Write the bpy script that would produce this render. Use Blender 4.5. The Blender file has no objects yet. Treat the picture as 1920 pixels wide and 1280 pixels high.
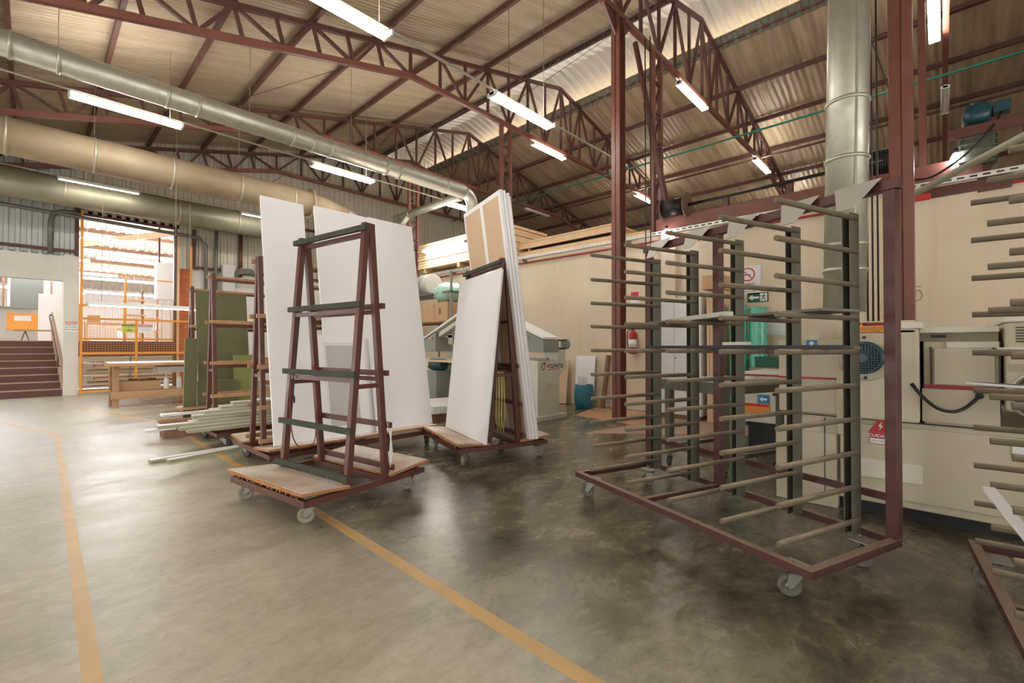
import bpy, math, random
from mathutils import Vector, Matrix
random.seed(7)
sc = bpy.context.scene
# ---------------------------------------------------------------- camera
cam_d = bpy.data.cameras.new('camera')
cam_d.sensor_width = 36.0
cam_d.lens = 36.0 * 853.0 / 1920.0
cam_d.clip_start = 0.05; cam_d.clip_end = 300
cam = bpy.data.objects.new('camera', cam_d)
sc.collection.objects.link(cam)
cam.location = (0, 0, 1.3)
YAW = math.atan2(0.7266, 0.687)
cam.rotation_euler = (math.radians(90.67), 0, -YAW)
sc.camera = cam
# ---------------------------------------------------------------- world and exposure
world = bpy.data.worlds.new('sky'); sc.world = world
world.use_nodes = True
bg = world.node_tree.nodes['Background']
bg.inputs['Color'].default_value = (0.99, 0.985, 0.94, 1)
bg.inputs['Strength'].default_value = 3.2
sc.view_settings.view_transform = 'Standard'
sc.view_settings.look = 'None'
sc.view_settings.exposure = 0.95
sc.view_settings.gamma = 1.0
sc.view_settings.use_curve_mapping = False
sc.cycles.use_denoising = True
sc.cycles.max_bounces = 8
sc.cycles.diffuse_bounces = 5
sc.cycles.glossy_bounces = 3
sc.cycles.sample_clamp_indirect = 4.0
TUBE = 60.0
TUBE_BACK = 48.0     # tubes in the hall behind
PI = math.pi
R = math.radians
# ---------------------------------------------------------------- materials
M = {}
def mat(name, col, rough=0.6, metal=0.0, col2=None, scale=4.0, detail=4.0, amt=0.5, bump=0.0, bscale=None,
        stretch=(1, 1, 1), emit=0.0, coat=0.0, trans=0.0, alpha=1.0, rvar=0.0):
    m = bpy.data.materials.new(name); m.use_nodes = True
    nt = m.node_tree; b = nt.nodes['Principled BSDF']
    c = tuple(col) + (1,)
    b.inputs['Base Color'].default_value = c
    b.inputs['Roughness'].default_value = rough
    b.inputs['Metallic'].default_value = metal
    if coat: b.inputs['Coat Weight'].default_value = coat; b.inputs['Coat Roughness'].default_value = 0.06
    if trans: b.inputs['Transmission Weight'].default_value = trans
    if alpha < 1: b.inputs['Alpha'].default_value = alpha
    if emit:
        b.inputs['Emission Color'].default_value = c; b.inputs['Emission Strength'].default_value = emit
    if col2 is not None or bump or rvar:
        tc = nt.nodes.new('ShaderNodeTexCoord'); mp = nt.nodes.new('ShaderNodeMapping')
        mp.inputs['Scale'].default_value = stretch
        nt.links.new(tc.outputs['Object'], mp.inputs['Vector'])
        n = nt.nodes.new('ShaderNodeTexNoise'); n.inputs['Scale'].default_value = scale
        n.inputs['Detail'].default_value = detail; n.inputs['Roughness'].default_value = 0.6
        nt.links.new(mp.outputs['Vector'], n.inputs['Vector'])
        if col2 is not None:
            rp = nt.nodes.new('ShaderNodeValToRGB')
            rp.color_ramp.elements[0].position = 0.5 - amt * 0.5; rp.color_ramp.elements[0].color = c
            rp.color_ramp.elements[1].position = 0.5 + amt * 0.5; rp.color_ramp.elements[1].color = tuple(col2) + (1,)
            nt.links.new(n.outputs['Fac'], rp.inputs['Fac'])
            nt.links.new(rp.outputs['Color'], b.inputs['Base Color'])
        if rvar:
            mr = nt.nodes.new('ShaderNodeMapRange')
            mr.inputs['From Min'].default_value = 0.3; mr.inputs['From Max'].default_value = 0.7
            mr.inputs['To Min'].default_value = rough - rvar; mr.inputs['To Max'].default_value = rough + rvar
            nt.links.new(n.outputs['Fac'], mr.inputs['Value']); nt.links.new(mr.outputs['Result'], b.inputs['Roughness'])
        if bump:
            n2 = n
            if bscale:
                n2 = nt.nodes.new('ShaderNodeTexNoise'); n2.inputs['Scale'].default_value = bscale
                n2.inputs['Detail'].default_value = 5
                nt.links.new(mp.outputs['Vector'], n2.inputs['Vector'])
            bp = nt.nodes.new('ShaderNodeBump'); bp.inputs['Strength'].default_value = bump
            bp.inputs['Distance'].default_value = 0.02
            nt.links.new(n2.outputs['Fac'], bp.inputs['Height']); nt.links.new(bp.outputs['Normal'], b.inputs['Normal'])
    M[name] = m
    return m

mat('maroon_deep', (0.075, 0.019, 0.017), 0.42, col2=(0.10, 0.030, 0.025), scale=6, rvar=0.08)
mat('column_red', (0.165, 0.055, 0.040), 0.45, col2=(0.215, 0.080, 0.058), scale=4, rvar=0.08)
mat('maroon', (0.100, 0.034, 0.025), 0.42, col2=(0.130, 0.048, 0.035), scale=7, rvar=0.08)
mat('maroon_dusty', (0.165, 0.080, 0.055), 0.6, col2=(0.085, 0.030, 0.024), scale=5, amt=0.6)
mat('roof_steel', (0.075, 0.027, 0.019), 0.6, col2=(0.105, 0.042, 0.030), scale=3)
mat('rack_steel', (0.115, 0.102, 0.075), 0.5, 0.25, col2=(0.165, 0.145, 0.11), scale=9, amt=0.6)
mat('arm_dusty', (0.19, 0.148, 0.105), 0.75, 0.1, col2=(0.12, 0.095, 0.07), scale=14, amt=0.6)
mat('green_rubber', (0.026, 0.032, 0.026), 0.85, col2=(0.075, 0.082, 0.065), scale=60, amt=0.7, bump=0.3)
mat('deck_edge', (0.38, 0.15, 0.055), 0.8, col2=(0.50, 0.24, 0.11), scale=20)
mat('deck_top', (0.74, 0.70, 0.64), 0.55, col2=(0.50, 0.36, 0.25), scale=2.6, amt=0.28, detail=8)
mat('white_panel', (0.90, 0.885, 0.91), 0.42, col2=(0.875, 0.855, 0.875), scale=1.5)
mat('gloss_panel', (0.88, 0.86, 0.88), 0.09, coat=0.5)
mat('panel_edge', (0.92, 0.91, 0.92), 0.5)
mat('panel_grey', (0.56, 0.55, 0.53), 0.5)
mat('mdf_back', (0.66, 0.45, 0.28), 0.6, col2=(0.72, 0.52, 0.35), scale=2, stretch=(1, 1, .3))
mat('mdf_olive', (0.105, 0.100, 0.044), 0.7, col2=(0.135, 0.13, 0.062), scale=3)
mat('mdf_olive_light', (0.24, 0.27, 0.09), 0.65, col2=(0.18, 0.2, 0.07), scale=3)
mat('olive_slat', (0.40, 0.39, 0.27), 0.7, col2=(0.33, 0.33, 0.22), scale=5, stretch=(.3, 1, 1))
mat('wood', (0.34, 0.185, 0.09), 0.7, col2=(0.50, 0.31, 0.175), scale=8, stretch=(.25, 1, 1), bump=0.15)
mat('wood_pale', (0.70, 0.46, 0.27), 0.7, col2=(0.78, 0.56, 0.36), scale=6, stretch=(.25, 1, 1))
mat('wood_dark', (0.20, 0.10, 0.055), 0.75, col2=(0.30, 0.16, 0.09), scale=8)
mat('cardboard', (0.52, 0.32, 0.17), 0.85, col2=(0.58, 0.37, 0.21), scale=3)
mat('galv', (0.55, 0.54, 0.46), 0.46, 0.7, col2=(0.44, 0.43, 0.36), scale=6, rvar=0.08)
mat('galv_dusty', (0.27, 0.205, 0.13), 0.62, 0.3, col2=(0.42, 0.325, 0.215), scale=2.2, amt=0.6, detail=7)
mat('galv_green', (0.27, 0.255, 0.18), 0.5, 0.4, col2=(0.40, 0.37, 0.27), scale=2.0, amt=0.6, detail=7)
mat('galv_band', (0.46, 0.42, 0.33), 0.5, 0.6)
mat('gusset', (0.48, 0.46, 0.42), 0.55, 0.3)
mat('cream_machine', (0.60, 0.53, 0.40), 0.42, col2=(0.56, 0.49, 0.365), scale=1.5)
mat('cream_light', (0.74, 0.70, 0.60), 0.42)
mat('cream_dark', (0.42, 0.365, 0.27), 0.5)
mat('machine_grey', (0.25, 0.27, 0.235), 0.45)
mat('machine_pale', (0.70, 0.69, 0.60), 0.45, col2=(0.66, 0.65, 0.56), scale=2)
mat('gear_green', (0.05, 0.055, 0.035), 0.6, col2=(0.09, 0.095, 0.06), scale=12)
mat('black', (0.012, 0.012, 0.013), 0.5)
mat('seam', (0.07, 0.06, 0.05), 0.8)
mat('rubber_grey', (0.10, 0.095, 0.08), 0.7, col2=(0.17, 0.16, 0.14), scale=20)
mat('rubber_dark', (0.045, 0.05, 0.052), 0.6)
mat('caster_cream', (0.30, 0.27, 0.205), 0.65, col2=(0.21, 0.185, 0.14), scale=20)
mat('zinc', (0.30, 0.29, 0.25), 0.45, 0.7)
mat('red', (0.42, 0.025, 0.03), 0.45)
mat('red_pipe', (0.35, 0.02, 0.025), 0.4)
mat('crimson', (0.40, 0.01, 0.04), 0.5)
mat('orange', (0.80, 0.30, 0.05), 0.5)
mat('yellow', (0.78, 0.33, 0.055), 0.5)
mat('sign_yellow', (0.62, 0.66, 0.12), 0.5)
mat('sign_white', (0.85, 0.85, 0.85), 0.5)
mat('sign_blue', (0.02, 0.22, 0.48), 0.5)
mat('sign_green', (0.005, 0.10, 0.055), 0.5)
mat('sign_red', (0.55, 0.03, 0.03), 0.5)
mat('lime', (0.05, 0.45, 0.10), 0.5)
mat('brick_plain', (0.55, 0.16, 0.07), 0.8)
mat('white_paint', (0.74, 0.72, 0.69), 0.75, col2=(0.67, 0.65, 0.60), scale=1.5)
mat('white_body', (0.80, 0.80, 0.80), 0.4)
mat('pipe_grey', (0.17, 0.17, 0.14), 0.5, 0.3)
mat('conduit', (0.42, 0.40, 0.31), 0.5, 0.4)
mat('green_pipe', (0.02, 0.16, 0.11), 0.5)
mat('teal_motor', (0.010, 0.055, 0.068), 0.35, col2=(0.016, 0.075, 0.09), scale=8)
mat('drum_dark', (0.025, 0.02, 0.018), 0.5, 0.4)
mat('drum_rust', (0.19, 0.10, 0.065), 0.7, col2=(0.12, 0.06, 0.04), scale=9)
mat('blue_plastic', (0.012, 0.13, 0.20), 0.45, col2=(0.03, 0.20, 0.27), scale=5)
mat('bubble', (0.07, 0.42, 0.29), 0.3, col2=(0.14, 0.58, 0.42), scale=14, amt=0.7, bump=0.6, coat=0.4)
mat('bag', (0.36, 0.62, 0.50), 0.35, col2=(0.55, 0.75, 0.64), scale=5, bump=0.4)
mat('rope', (0.62, 0.55, 0.18), 0.8)
mat('cord_red', (0.16, 0.02, 0.02), 0.6)
mat('cable', (0.06, 0.045, 0.035), 0.5, 0.3)
mat('wire', (0.30, 0.27, 0.22), 0.5, 0.4)
mat('stair', (0.10, 0.042, 0.034), 0.55, col2=(0.13, 0.055, 0.045), scale=3)
mat('stair_nose', (0.44, 0.30, 0.22), 0.7)
mat('plastic_white', (0.8, 0.8, 0.78), 0.35)
mat('floor_yellow', (0.66, 0.40, 0.135), 0.42, col2=(0.52, 0.36, 0.18), scale=5, amt=0.6, detail=8, rvar=0.1)
mat('floor_orange', (0.62, 0.30, 0.15), 0.5, col2=(0.42, 0.30, 0.2), scale=3)
mat('paper', (0.80, 0.80, 0.80), 0.6, col2=(0.72, 0.72, 0.73), scale=10)
mat('concrete', (0.34, 0.29, 0.22), 0.8, col2=(0.28, 0.23, 0.17), scale=3)
mat('rust_stain', (0.42, 0.30, 0.21), 0.8)
mat('zinc_tray', (0.70, 0.71, 0.68), 0.4, 0.5)
mat('tube_on', (1.0, 0.97, 0.885), 0.5, emit=TUBE)
mat('tube_far', (0.90, 0.94, 1.0), 0.5, emit=TUBE_BACK)
mat('lamp_on', (0.92, 0.90, 1.0), 0.5, emit=40)
mat('tube_off', (0.75, 0.72, 0.66), 0.3)

def node_mat(name):
    m = bpy.data.materials.new(name); m.use_nodes = True; M[name] = m
    nt = m.node_tree
    return nt, nt.nodes['Principled BSDF'], nt.nodes.new, nt.links.new
def ramp(N, stops, interp=None):
    r = N('ShaderNodeValToRGB'); cr = r.color_ramp
    while len(cr.elements) < len(stops): cr.elements.new(0.5)
    for e, (p, c) in zip(cr.elements, stops):
        e.position = p; e.color = (tuple(c) + (1,)) if len(c) == 3 else c
    return r
# floor: polished concrete, dark worn bay, worn walkway left of the yellow line, doorway reflections also painted into its paler colour
nt, b, N, L = node_mat('floor_concrete')
tc = N('ShaderNodeTexCoord')
n1 = N('ShaderNodeTexNoise'); n1.inputs['Scale'].default_value = 1.5; n1.inputs['Detail'].default_value = 14; n1.inputs['Roughness'].default_value = 0.72; n1.inputs['Distortion'].default_value = 0.35
mp = N('ShaderNodeMapping'); mp.inputs['Rotation'].default_value = (0, 0, 0.6); mp.inputs['Scale'].default_value = (1.0, 1.5, 1)
L(tc.outputs['Object'], mp.inputs['Vector']); L(mp.outputs['Vector'], n1.inputs['Vector'])
n2 = N('ShaderNodeTexNoise'); n2.inputs['Scale'].default_value = 9; n2.inputs['Detail'].default_value = 8; n2.inputs['Roughness'].default_value = 0.75; n2.inputs['Distortion'].default_value = 1.0
L(mp.outputs['Vector'], n2.inputs['Vector'])
n3 = N('ShaderNodeTexNoise'); n3.inputs['Scale'].default_value = 0.32; n3.inputs['Detail'].default_value = 5
L(tc.outputs['Object'], n3.inputs['Vector'])
r1 = ramp(N, [(0.36, (0.070, 0.062, 0.040)), (0.50, (0.155, 0.138, 0.094)), (0.66, (0.31, 0.275, 0.195))])
r2 = ramp(N, [(0.3, (0.50, 0.50, 0.50)), (0.60, (1.06, 1.06, 1.06)), (0.78, (1.35, 1.33, 1.28))])
L(n1.outputs['Fac'], r1.inputs['Fac']); L(n2.outputs['Fac'], r2.inputs['Fac'])
mx = N('ShaderNodeMix'); mx.data_type = 'RGBA'; mx.blend_type = 'MULTIPLY'; mx.inputs[0].default_value = 1.0
L(r1.outputs['Color'], mx.inputs[6]); L(r2.outputs['Color'], mx.inputs[7])
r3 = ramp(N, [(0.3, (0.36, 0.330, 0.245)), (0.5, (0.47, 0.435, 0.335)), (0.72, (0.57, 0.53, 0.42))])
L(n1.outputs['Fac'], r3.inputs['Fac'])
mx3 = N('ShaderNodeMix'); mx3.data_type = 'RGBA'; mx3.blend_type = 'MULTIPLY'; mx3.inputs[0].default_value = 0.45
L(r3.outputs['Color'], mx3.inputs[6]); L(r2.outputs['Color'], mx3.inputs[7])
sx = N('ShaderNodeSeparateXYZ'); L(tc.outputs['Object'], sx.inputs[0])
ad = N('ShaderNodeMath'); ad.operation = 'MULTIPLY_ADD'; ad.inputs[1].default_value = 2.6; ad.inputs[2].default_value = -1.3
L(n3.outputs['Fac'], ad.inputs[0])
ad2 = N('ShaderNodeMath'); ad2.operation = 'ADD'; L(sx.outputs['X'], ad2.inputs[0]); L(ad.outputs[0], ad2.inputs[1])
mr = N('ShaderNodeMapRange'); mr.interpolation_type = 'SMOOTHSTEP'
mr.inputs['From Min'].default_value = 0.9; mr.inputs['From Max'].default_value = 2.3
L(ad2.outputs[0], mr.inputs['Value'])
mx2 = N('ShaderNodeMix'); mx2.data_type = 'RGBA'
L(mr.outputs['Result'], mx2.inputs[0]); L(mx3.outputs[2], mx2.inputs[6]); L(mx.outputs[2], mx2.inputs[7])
# small pale chips and dust specks
vo = N('ShaderNodeTexVoronoi'); vo.inputs['Scale'].default_value = 4.5; L(tc.outputs['Object'], vo.inputs['Vector'])
rv = ramp(N, [(0.0, (1, 1, 1)), (0.028, (1, 1, 1)), (0.04, (0, 0, 0))]); L(vo.outputs['Distance'], rv.inputs['Fac'])
sv = N('ShaderNodeSeparateColor'); L(vo.outputs['Color'], sv.inputs[0])
gt = N('ShaderNodeMath'); gt.operation = 'GREATER_THAN'; gt.inputs[1].default_value = 0.6; L(sv.outputs[0], gt.inputs[0])
mm = N('ShaderNodeMath'); mm.operation = 'MULTIPLY'; L(rv.outputs['Color'], mm.inputs[0]); L(gt.outputs[0], mm.inputs[1])
mx4 = N('ShaderNodeMix'); mx4.data_type = 'RGBA'; L(mm.outputs[0], mx4.inputs[0]); L(mx2.outputs[2], mx4.inputs[6])
mx4.inputs[7].default_value = (0.45, 0.42, 0.36, 1)
L(mx4.outputs[2], b.inputs['Base Color'])
rr = ramp(N, [(0.36, (0.19,) * 3), (0.55, (0.26,) * 3), (0.72, (0.38,) * 3)]); L(n1.outputs['Fac'], rr.inputs['Fac'])
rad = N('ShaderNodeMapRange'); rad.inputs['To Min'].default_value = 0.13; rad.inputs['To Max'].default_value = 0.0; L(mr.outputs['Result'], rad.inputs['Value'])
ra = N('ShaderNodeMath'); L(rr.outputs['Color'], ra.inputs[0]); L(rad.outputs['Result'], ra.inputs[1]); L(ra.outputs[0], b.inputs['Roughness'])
bp = N('ShaderNodeBump'); bp.inputs['Strength'].default_value = 0.06; bp.inputs['Distance'].default_value = 0.02
L(n2.outputs['Fac'], bp.inputs['Height']); L(bp.outputs['Normal'], b.inputs['Normal'])
# foil lined roof: fine ribs running down the slope
def foil(name, c1, c2, rough, metal, rib, wr):
    nt, b, N, L = node_mat(name)
    tc = N('ShaderNodeTexCoord')
    mp = N('ShaderNodeMapping'); mp.inputs['Scale'].default_value = (0.25, 2.6, 1); L(tc.outputs['Object'], mp.inputs['Vector'])
    n = N('ShaderNodeTexNoise'); n.inputs['Scale'].default_value = 1.6; n.inputs['Detail'].default_value = 6; L(mp.outputs['Vector'], n.inputs['Vector'])
    r = ramp(N, [(0.33, c1), (0.68, c2)]); L(n.outputs['Fac'], r.inputs['Fac']); L(r.outputs['Color'], b.inputs['Base Color'])
    b.inputs['Roughness'].default_value = rough; b.inputs['Metallic'].default_value = metal
    w = N('ShaderNodeTexWave'); w.bands_direction = 'Y'; w.inputs['Scale'].default_value = rib; w.inputs['Distortion'].default_value = wr
    w.inputs['Detail'].default_value = 2
    L(tc.outputs['Object'], w.inputs['Vector'])
    ad = N('ShaderNodeMath'); ad.operation = 'MULTIPLY_ADD'; ad.inputs[1].default_value = 1.6; L(n.outputs['Fac'], ad.inputs[0]); L(w.outputs['Fac'], ad.inputs[2])
    bp = N('ShaderNodeBump'); bp.inputs['Strength'].default_value = 0.55; bp.inputs['Distance'].default_value = 0.02
    L(ad.outputs[0], bp.inputs['Height']); L(bp.outputs['Normal'], b.inputs['Normal'])
foil('foil_left', (0.37, 0.285, 0.19), (0.50, 0.395, 0.285), 0.5, 0.15, 3.2, 0.8)
foil('foil_right', (0.34, 0.245, 0.155), (0.56, 0.415, 0.28), 0.45, 0.15, 2.0, 1.2)
mat('corrugated', (0.55, 0.50, 0.42), 0.5, 0.3, col2=(0.47, 0.42, 0.34), scale=1.2)
mat('corrugated_blue_lit', (0.48, 0.50, 0.49), 0.5, 0.2, col2=(0.40, 0.42, 0.40), scale=1.2)  # bluish light on the upper left back wall put into the sheet colour
mat('ridge_sheet', (0.62, 0.58, 0.52), 0.45, 0.3)
# cream painted wall with faint stains
nt, b, N, L = node_mat('cream_wall')
tc = N('ShaderNodeTexCoord')
n = N('ShaderNodeTexNoise'); n.inputs['Scale'].default_value = 0.7; n.inputs['Detail'].default_value = 7; L(tc.outputs['Object'], n.inputs['Vector'])
r = ramp(N, [(0.3, (0.66, 0.545, 0.395)), (0.6, (0.74, 0.63, 0.475))]); L(n.outputs['Fac'], r.inputs['Fac'])
mp = N('ShaderNodeMapping'); mp.inputs['Scale'].default_value = (1, 5, .25); L(tc.outputs['Object'], mp.inputs['Vector'])
n2 = N('ShaderNodeTexNoise'); n2.inputs['Scale'].default_value = 1.5; n2.inputs['Detail'].default_value = 6; L(mp.outputs['Vector'], n2.inputs['Vector'])
r2 = ramp(N, [(0.24, (0.93, 0.91, 0.88)), (0.42, (1, 1, 1))]); L(n2.outputs['Fac'], r2.inputs['Fac'])
mx = N('ShaderNodeMix'); mx.data_type = 'RGBA'; mx.blend_type = 'MULTIPLY'; mx.inputs[0].default_value = 1
L(r.outputs['Color'], mx.inputs[6]); L(r2.outputs['Color'], mx.inputs[7]); L(mx.outputs[2], b.inputs['Base Color'])
b.inputs['Roughness'].default_value = 0.75
# brick
nt, b, N, L = node_mat('brick')
tc = N('ShaderNodeTexCoord'); mp = N('ShaderNodeMapping'); mp.inputs['Rotation'].default_value = (R(90), 0, 0); L(tc.outputs['Object'], mp.inputs['Vector'])
bk = N('ShaderNodeTexBrick'); bk.inputs['Scale'].default_value = 2.2; bk.inputs['Color1'].default_value = (0.62, 0.17, 0.07, 1); bk.inputs['Color2'].default_value = (0.52, 0.14, 0.06, 1)
bk.inputs['Mortar'].default_value = (0.30, 0.12, 0.07, 1); bk.inputs['Mortar Size'].default_value = 0.015
L(mp.outputs['Vector'], bk.inputs['Vector']); L(bk.outputs['Color'], b.inputs['Base Color']); b.inputs['Roughness'].default_value = 0.8

# settled dust on the upward faces of the racks
for nm, c1, c2 in (('maroon_dusty', (0.085, 0.026, 0.022), (0.30, 0.215, 0.155)), ('arm_dusty', (0.16, 0.125, 0.085), (0.36, 0.29, 0.21)), ('rack_steel', (0.118, 0.114, 0.084), (0.28, 0.25, 0.18))):
    m = M[nm]; nt = m.node_tree; N = nt.nodes.new; L = nt.links.new; b = nt.nodes['Principled BSDF']
    g = N('ShaderNodeNewGeometry'); sx = N('ShaderNodeSeparateXYZ'); L(g.outputs['Normal'], sx.inputs[0])
    tc = N('ShaderNodeTexCoord'); n = N('ShaderNodeTexNoise'); n.inputs['Scale'].default_value = 9; n.inputs['Detail'].default_value = 6; L(tc.outputs['Object'], n.inputs['Vector'])
    ad = N('ShaderNodeMath'); ad.operation = 'MULTIPLY_ADD'; ad.inputs[1].default_value = 0.9; ad.inputs[2].default_value = -0.45; L(n.outputs['Fac'], ad.inputs[0])
    a2 = N('ShaderNodeMath'); L(ad.outputs[0], a2.inputs[0]); L(sx.outputs['Z'], a2.inputs[1])
    mr = N('ShaderNodeMapRange'); mr.inputs['From Min'].default_value = 0.25; mr.inputs['From Max'].default_value = 0.85; L(a2.outputs[0], mr.inputs['Value'])
    mx = N('ShaderNodeMix'); mx.data_type = 'RGBA'; L(mr.outputs['Result'], mx.inputs[0]); mx.inputs[6].default_value = c1 + (1,); mx.inputs[7].default_value = c2 + (1,)
    L(mx.outputs[2], b.inputs['Base Color'])
# ---------------------------------------------------------------- mesh builder
class MB:
    def __init__(s): s.v = []; s.f = []; s.sm = []
    def add(s, vs, fs, smooth=False):
        o = len(s.v); s.v += [tuple(v) for v in vs]
        for f in fs: s.f.append(tuple(i + o for i in f)); s.sm.append(smooth)
        return s
    def box(s, x0, x1, y0, y1, z0, z1, mtx=None):
        vs = [Vector((x, y, z)) for z in (z0, z1) for y in (y0, y1) for x in (x0, x1)]
        if mtx: vs = [mtx @ v for v in vs]
        return s.add(vs, [(0, 2, 3, 1), (4, 5, 7, 6), (0, 1, 5, 4), (2, 6, 7, 3), (0, 4, 6, 2), (1, 3, 7, 5)])
    def frame(s, p0, p1, up):
        p0 = Vector(p0); p1 = Vector(p1); d = (p1 - p0).normalized(); up = Vector(up)
        if abs(d.dot(up)) > 0.98: up = Vector((1, 0, 0)) if abs(d.x) < .9 else Vector((0, 1, 0))
        a = d.cross(up).normalized(); c = a.cross(d).normalized()
        return p0, p1, a, c
    def bar(s, p0, p1, w, h, up=(0, 0, 1)):      # rectangular bar: w across, h along up
        p0, p1, a, c = s.frame(p0, p1, up)
        vs = [p + a * (i * w / 2) + c * (j * h / 2) for p in (p0, p1) for j in (-1, 1) for i in (-1, 1)]
        return s.add(vs, [(0, 2, 3, 1), (4, 5, 7, 6), (0, 1, 5, 4), (2, 6, 7, 3), (0, 4, 6, 2), (1, 3, 7, 5)])
    def chan(s, p0, p1, w, h, t, up=(0, 0, 1), lip=0):   # C channel open along +up
        p0, p1, a, c = s.frame(p0, p1, up)
        pr = [(-w/2, h/2), (-w/2, -h/2), (w/2, -h/2), (w/2, h/2), (w/2 - t, h/2), (w/2 - t, -h/2 + t), (-w/2 + t, -h/2 + t), (-w/2 + t, h/2)]
        n = len(pr); vs = [p + a * u + c * v for p in (p0, p1) for u, v in pr]
        fs = [(i, (i + 1) % n, n + (i + 1) % n, n + i) for i in range(n)]
        fs += [(0, 7, 6, 1), (1, 6, 5, 2), (2, 5, 4, 3), (8, 9, 14, 15), (9, 10, 13, 14), (10, 11, 12, 13)]
        return s.add(vs, fs)
    def cyl(s, p0, p1, r, n=16, r1=None, caps=True):
        r1 = r if r1 is None else r1
        p0, p1, a, c = s.frame(p0, p1, (0, 0, 1))
        vs = [p + a * (q * math.cos(2*PI*i/n)) + c * (q * math.sin(2*PI*i/n)) for p, q in ((p0, r), (p1, r1)) for i in range(n)]
        s.add(vs, [(i, (i + 1) % n, n + (i + 1) % n, n + i) for i in range(n)], True)
        if caps:
            o = len(s.v) - 2 * n
            s.f.append(tuple(o + i for i in reversed(range(n)))); s.sm.append(False)
            s.f.append(tuple(o + n + i for i in range(n))); s.sm.append(False)
        return s
    def tube(s, pts, r, n=8):
        pts = [Vector(p) for p in pts]; rings = []
        ref = None
        for i, p in enumerate(pts):
            d = ((pts[min(i + 1, len(pts) - 1)] - pts[max(i - 1, 0)])).normalized()
            if ref is None:
                ref = Vector((0, 0, 1)) if abs(d.z) < .9 else Vector((1, 0, 0))
            a = d.cross(ref).normalized(); c = a.cross(d).normalized(); ref = c
            rr = r[i] if isinstance(r, (list, tuple)) else r
            rings.append([p + a * (rr * math.cos(2*PI*k/n)) + c * (rr * math.sin(2*PI*k/n)) for k in range(n)])
        vs = [v for g in rings for v in g]
        fs = [(g*n + k, g*n + (k+1) % n, (g+1)*n + (k+1) % n, (g+1)*n + k) for g in range(len(pts)-1) for k in range(n)]
        s.add(vs, fs, True); o = len(s.v) - len(vs)
        s.f.append(tuple(o + i for i in reversed(range(n)))); s.sm.append(False)
        s.f.append(tuple(o + len(vs) - n + i for i in range(n))); s.sm.append(False)
        return s
    def lathe(s, prof, p0, axis, n=24, caps=True):          # prof = [(r, d)], d along axis
        p0 = Vector(p0); d = Vector(axis).normalized()
        _, _, a, c = s.frame(p0, p0 + d, (0, 0, 1))
        vs = [p0 + d * h + a * (r * math.cos(2*PI*k/n)) + c * (r * math.sin(2*PI*k/n)) for r, h in prof for k in range(n)]
        m = len(prof)
        s.add(vs, [(g*n + k, g*n + (k+1) % n, (g+1)*n + (k+1) % n, (g+1)*n + k) for g in range(m-1) for k in range(n)], True)
        o = len(s.v) - len(vs)
        if not caps: return s
        if prof[0][0] > 1e-4: s.f.append(tuple(o + i for i in reversed(range(n)))); s.sm.append(False)
        if prof[-1][0] > 1e-4: s.f.append(tuple(o + (m-1)*n + i for i in range(n))); s.sm.append(False)
        return s
    def prism(s, poly, vec):                     # polygon of 3-D points pushed along vec
        poly = [Vector(p) for p in poly]; vec = Vector(vec); n = len(poly)
        vs = poly + [p + vec for p in poly]
        fs = [tuple(reversed(range(n))), tuple(range(n, 2*n))] + [(i, (i+1) % n, n + (i+1) % n, n + i) for i in range(n)]
        return s.add(vs, fs)
    def mesh(s, name, m):
        me = bpy.data.meshes.new(name); me.from_pydata(s.v, [], s.f)
        me.polygons.foreach_set('use_smooth', s.sm); me.materials.append(M[m] if isinstance(m, str) else m)
        me.update(); return me
def sm(P, k=6):
    P = [Vector(p) for p in P]; out = []
    for i in range(len(P) - 1):
        a, b, c, d = P[max(i-1, 0)], P[i], P[i+1], P[min(i+2, len(P)-1)]
        for j in range(k):
            t = j / k; out.append(0.5 * ((2*b) + (c-a)*t + (2*a-5*b+4*c-d)*t*t + (3*b-a-3*c+d)*t**3))
    return out + [P[-1]]
COL = sc.collection
def obj(name, mb, m, parent=None, bevel=0.0, loc=None, rot=None):
    me = mb.mesh(name, m) if isinstance(mb, MB) else mb
    if not isinstance(mb, MB): me.materials.clear(); me.materials.append(M[m])
    bm_fix(me)
    o = bpy.data.objects.new(name, me); COL.objects.link(o)
    if parent is not None: o.parent = parent
    if loc: o.location = loc
    if rot: o.rotation_euler = rot
    if bevel:
        bv = o.modifiers.new('bevel', 'BEVEL'); bv.width = bevel; bv.segments = 2; bv.limit_method = 'ANGLE'; bv.angle_limit = R(50)
    return o
import bmesh
def bm_fix(me):
    bm = bmesh.new(); bm.from_mesh(me); bmesh.ops.recalc_face_normals(bm, faces=bm.faces); bm.to_mesh(me); bm.free()
def thing(name, label, cat, loc=(0, 0, 0), rz=0.0, group=None):
    o = bpy.data.objects.new(name, None); COL.objects.link(o); o.empty_display_size = 0.1
    o.location = loc; o.rotation_euler = (0, 0, rz)
    o['label'] = label; o['category'] = cat
    if group: o['group'] = group
    return o
def tag(o, label, cat, group=None, kind=None):
    o['label'] = label; o['category'] = cat
    if group: o['group'] = group
    if kind: o['kind'] = kind
    return o
def struct(name, mb, m, bevel=0):
    o = obj(name, mb, m, bevel=bevel); o['kind'] = 'structure'; return o
def dup(root, loc=None, rz=None, label=None, group=None, rot=None):
    r = root.copy(); COL.objects.link(r)
    if loc is not None: r.location = loc
    if rz is not None: r.rotation_euler = (0, 0, rz)
    if rot is not None: r.rotation_euler = rot
    if label: r['label'] = label
    if group: r['group'] = group
    for ch in list(root.children):
        c = ch.copy(); COL.objects.link(c); c.parent = r
        for g in list(ch.children):
            d = g.copy(); COL.objects.link(d); d.parent = c
    return r
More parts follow.
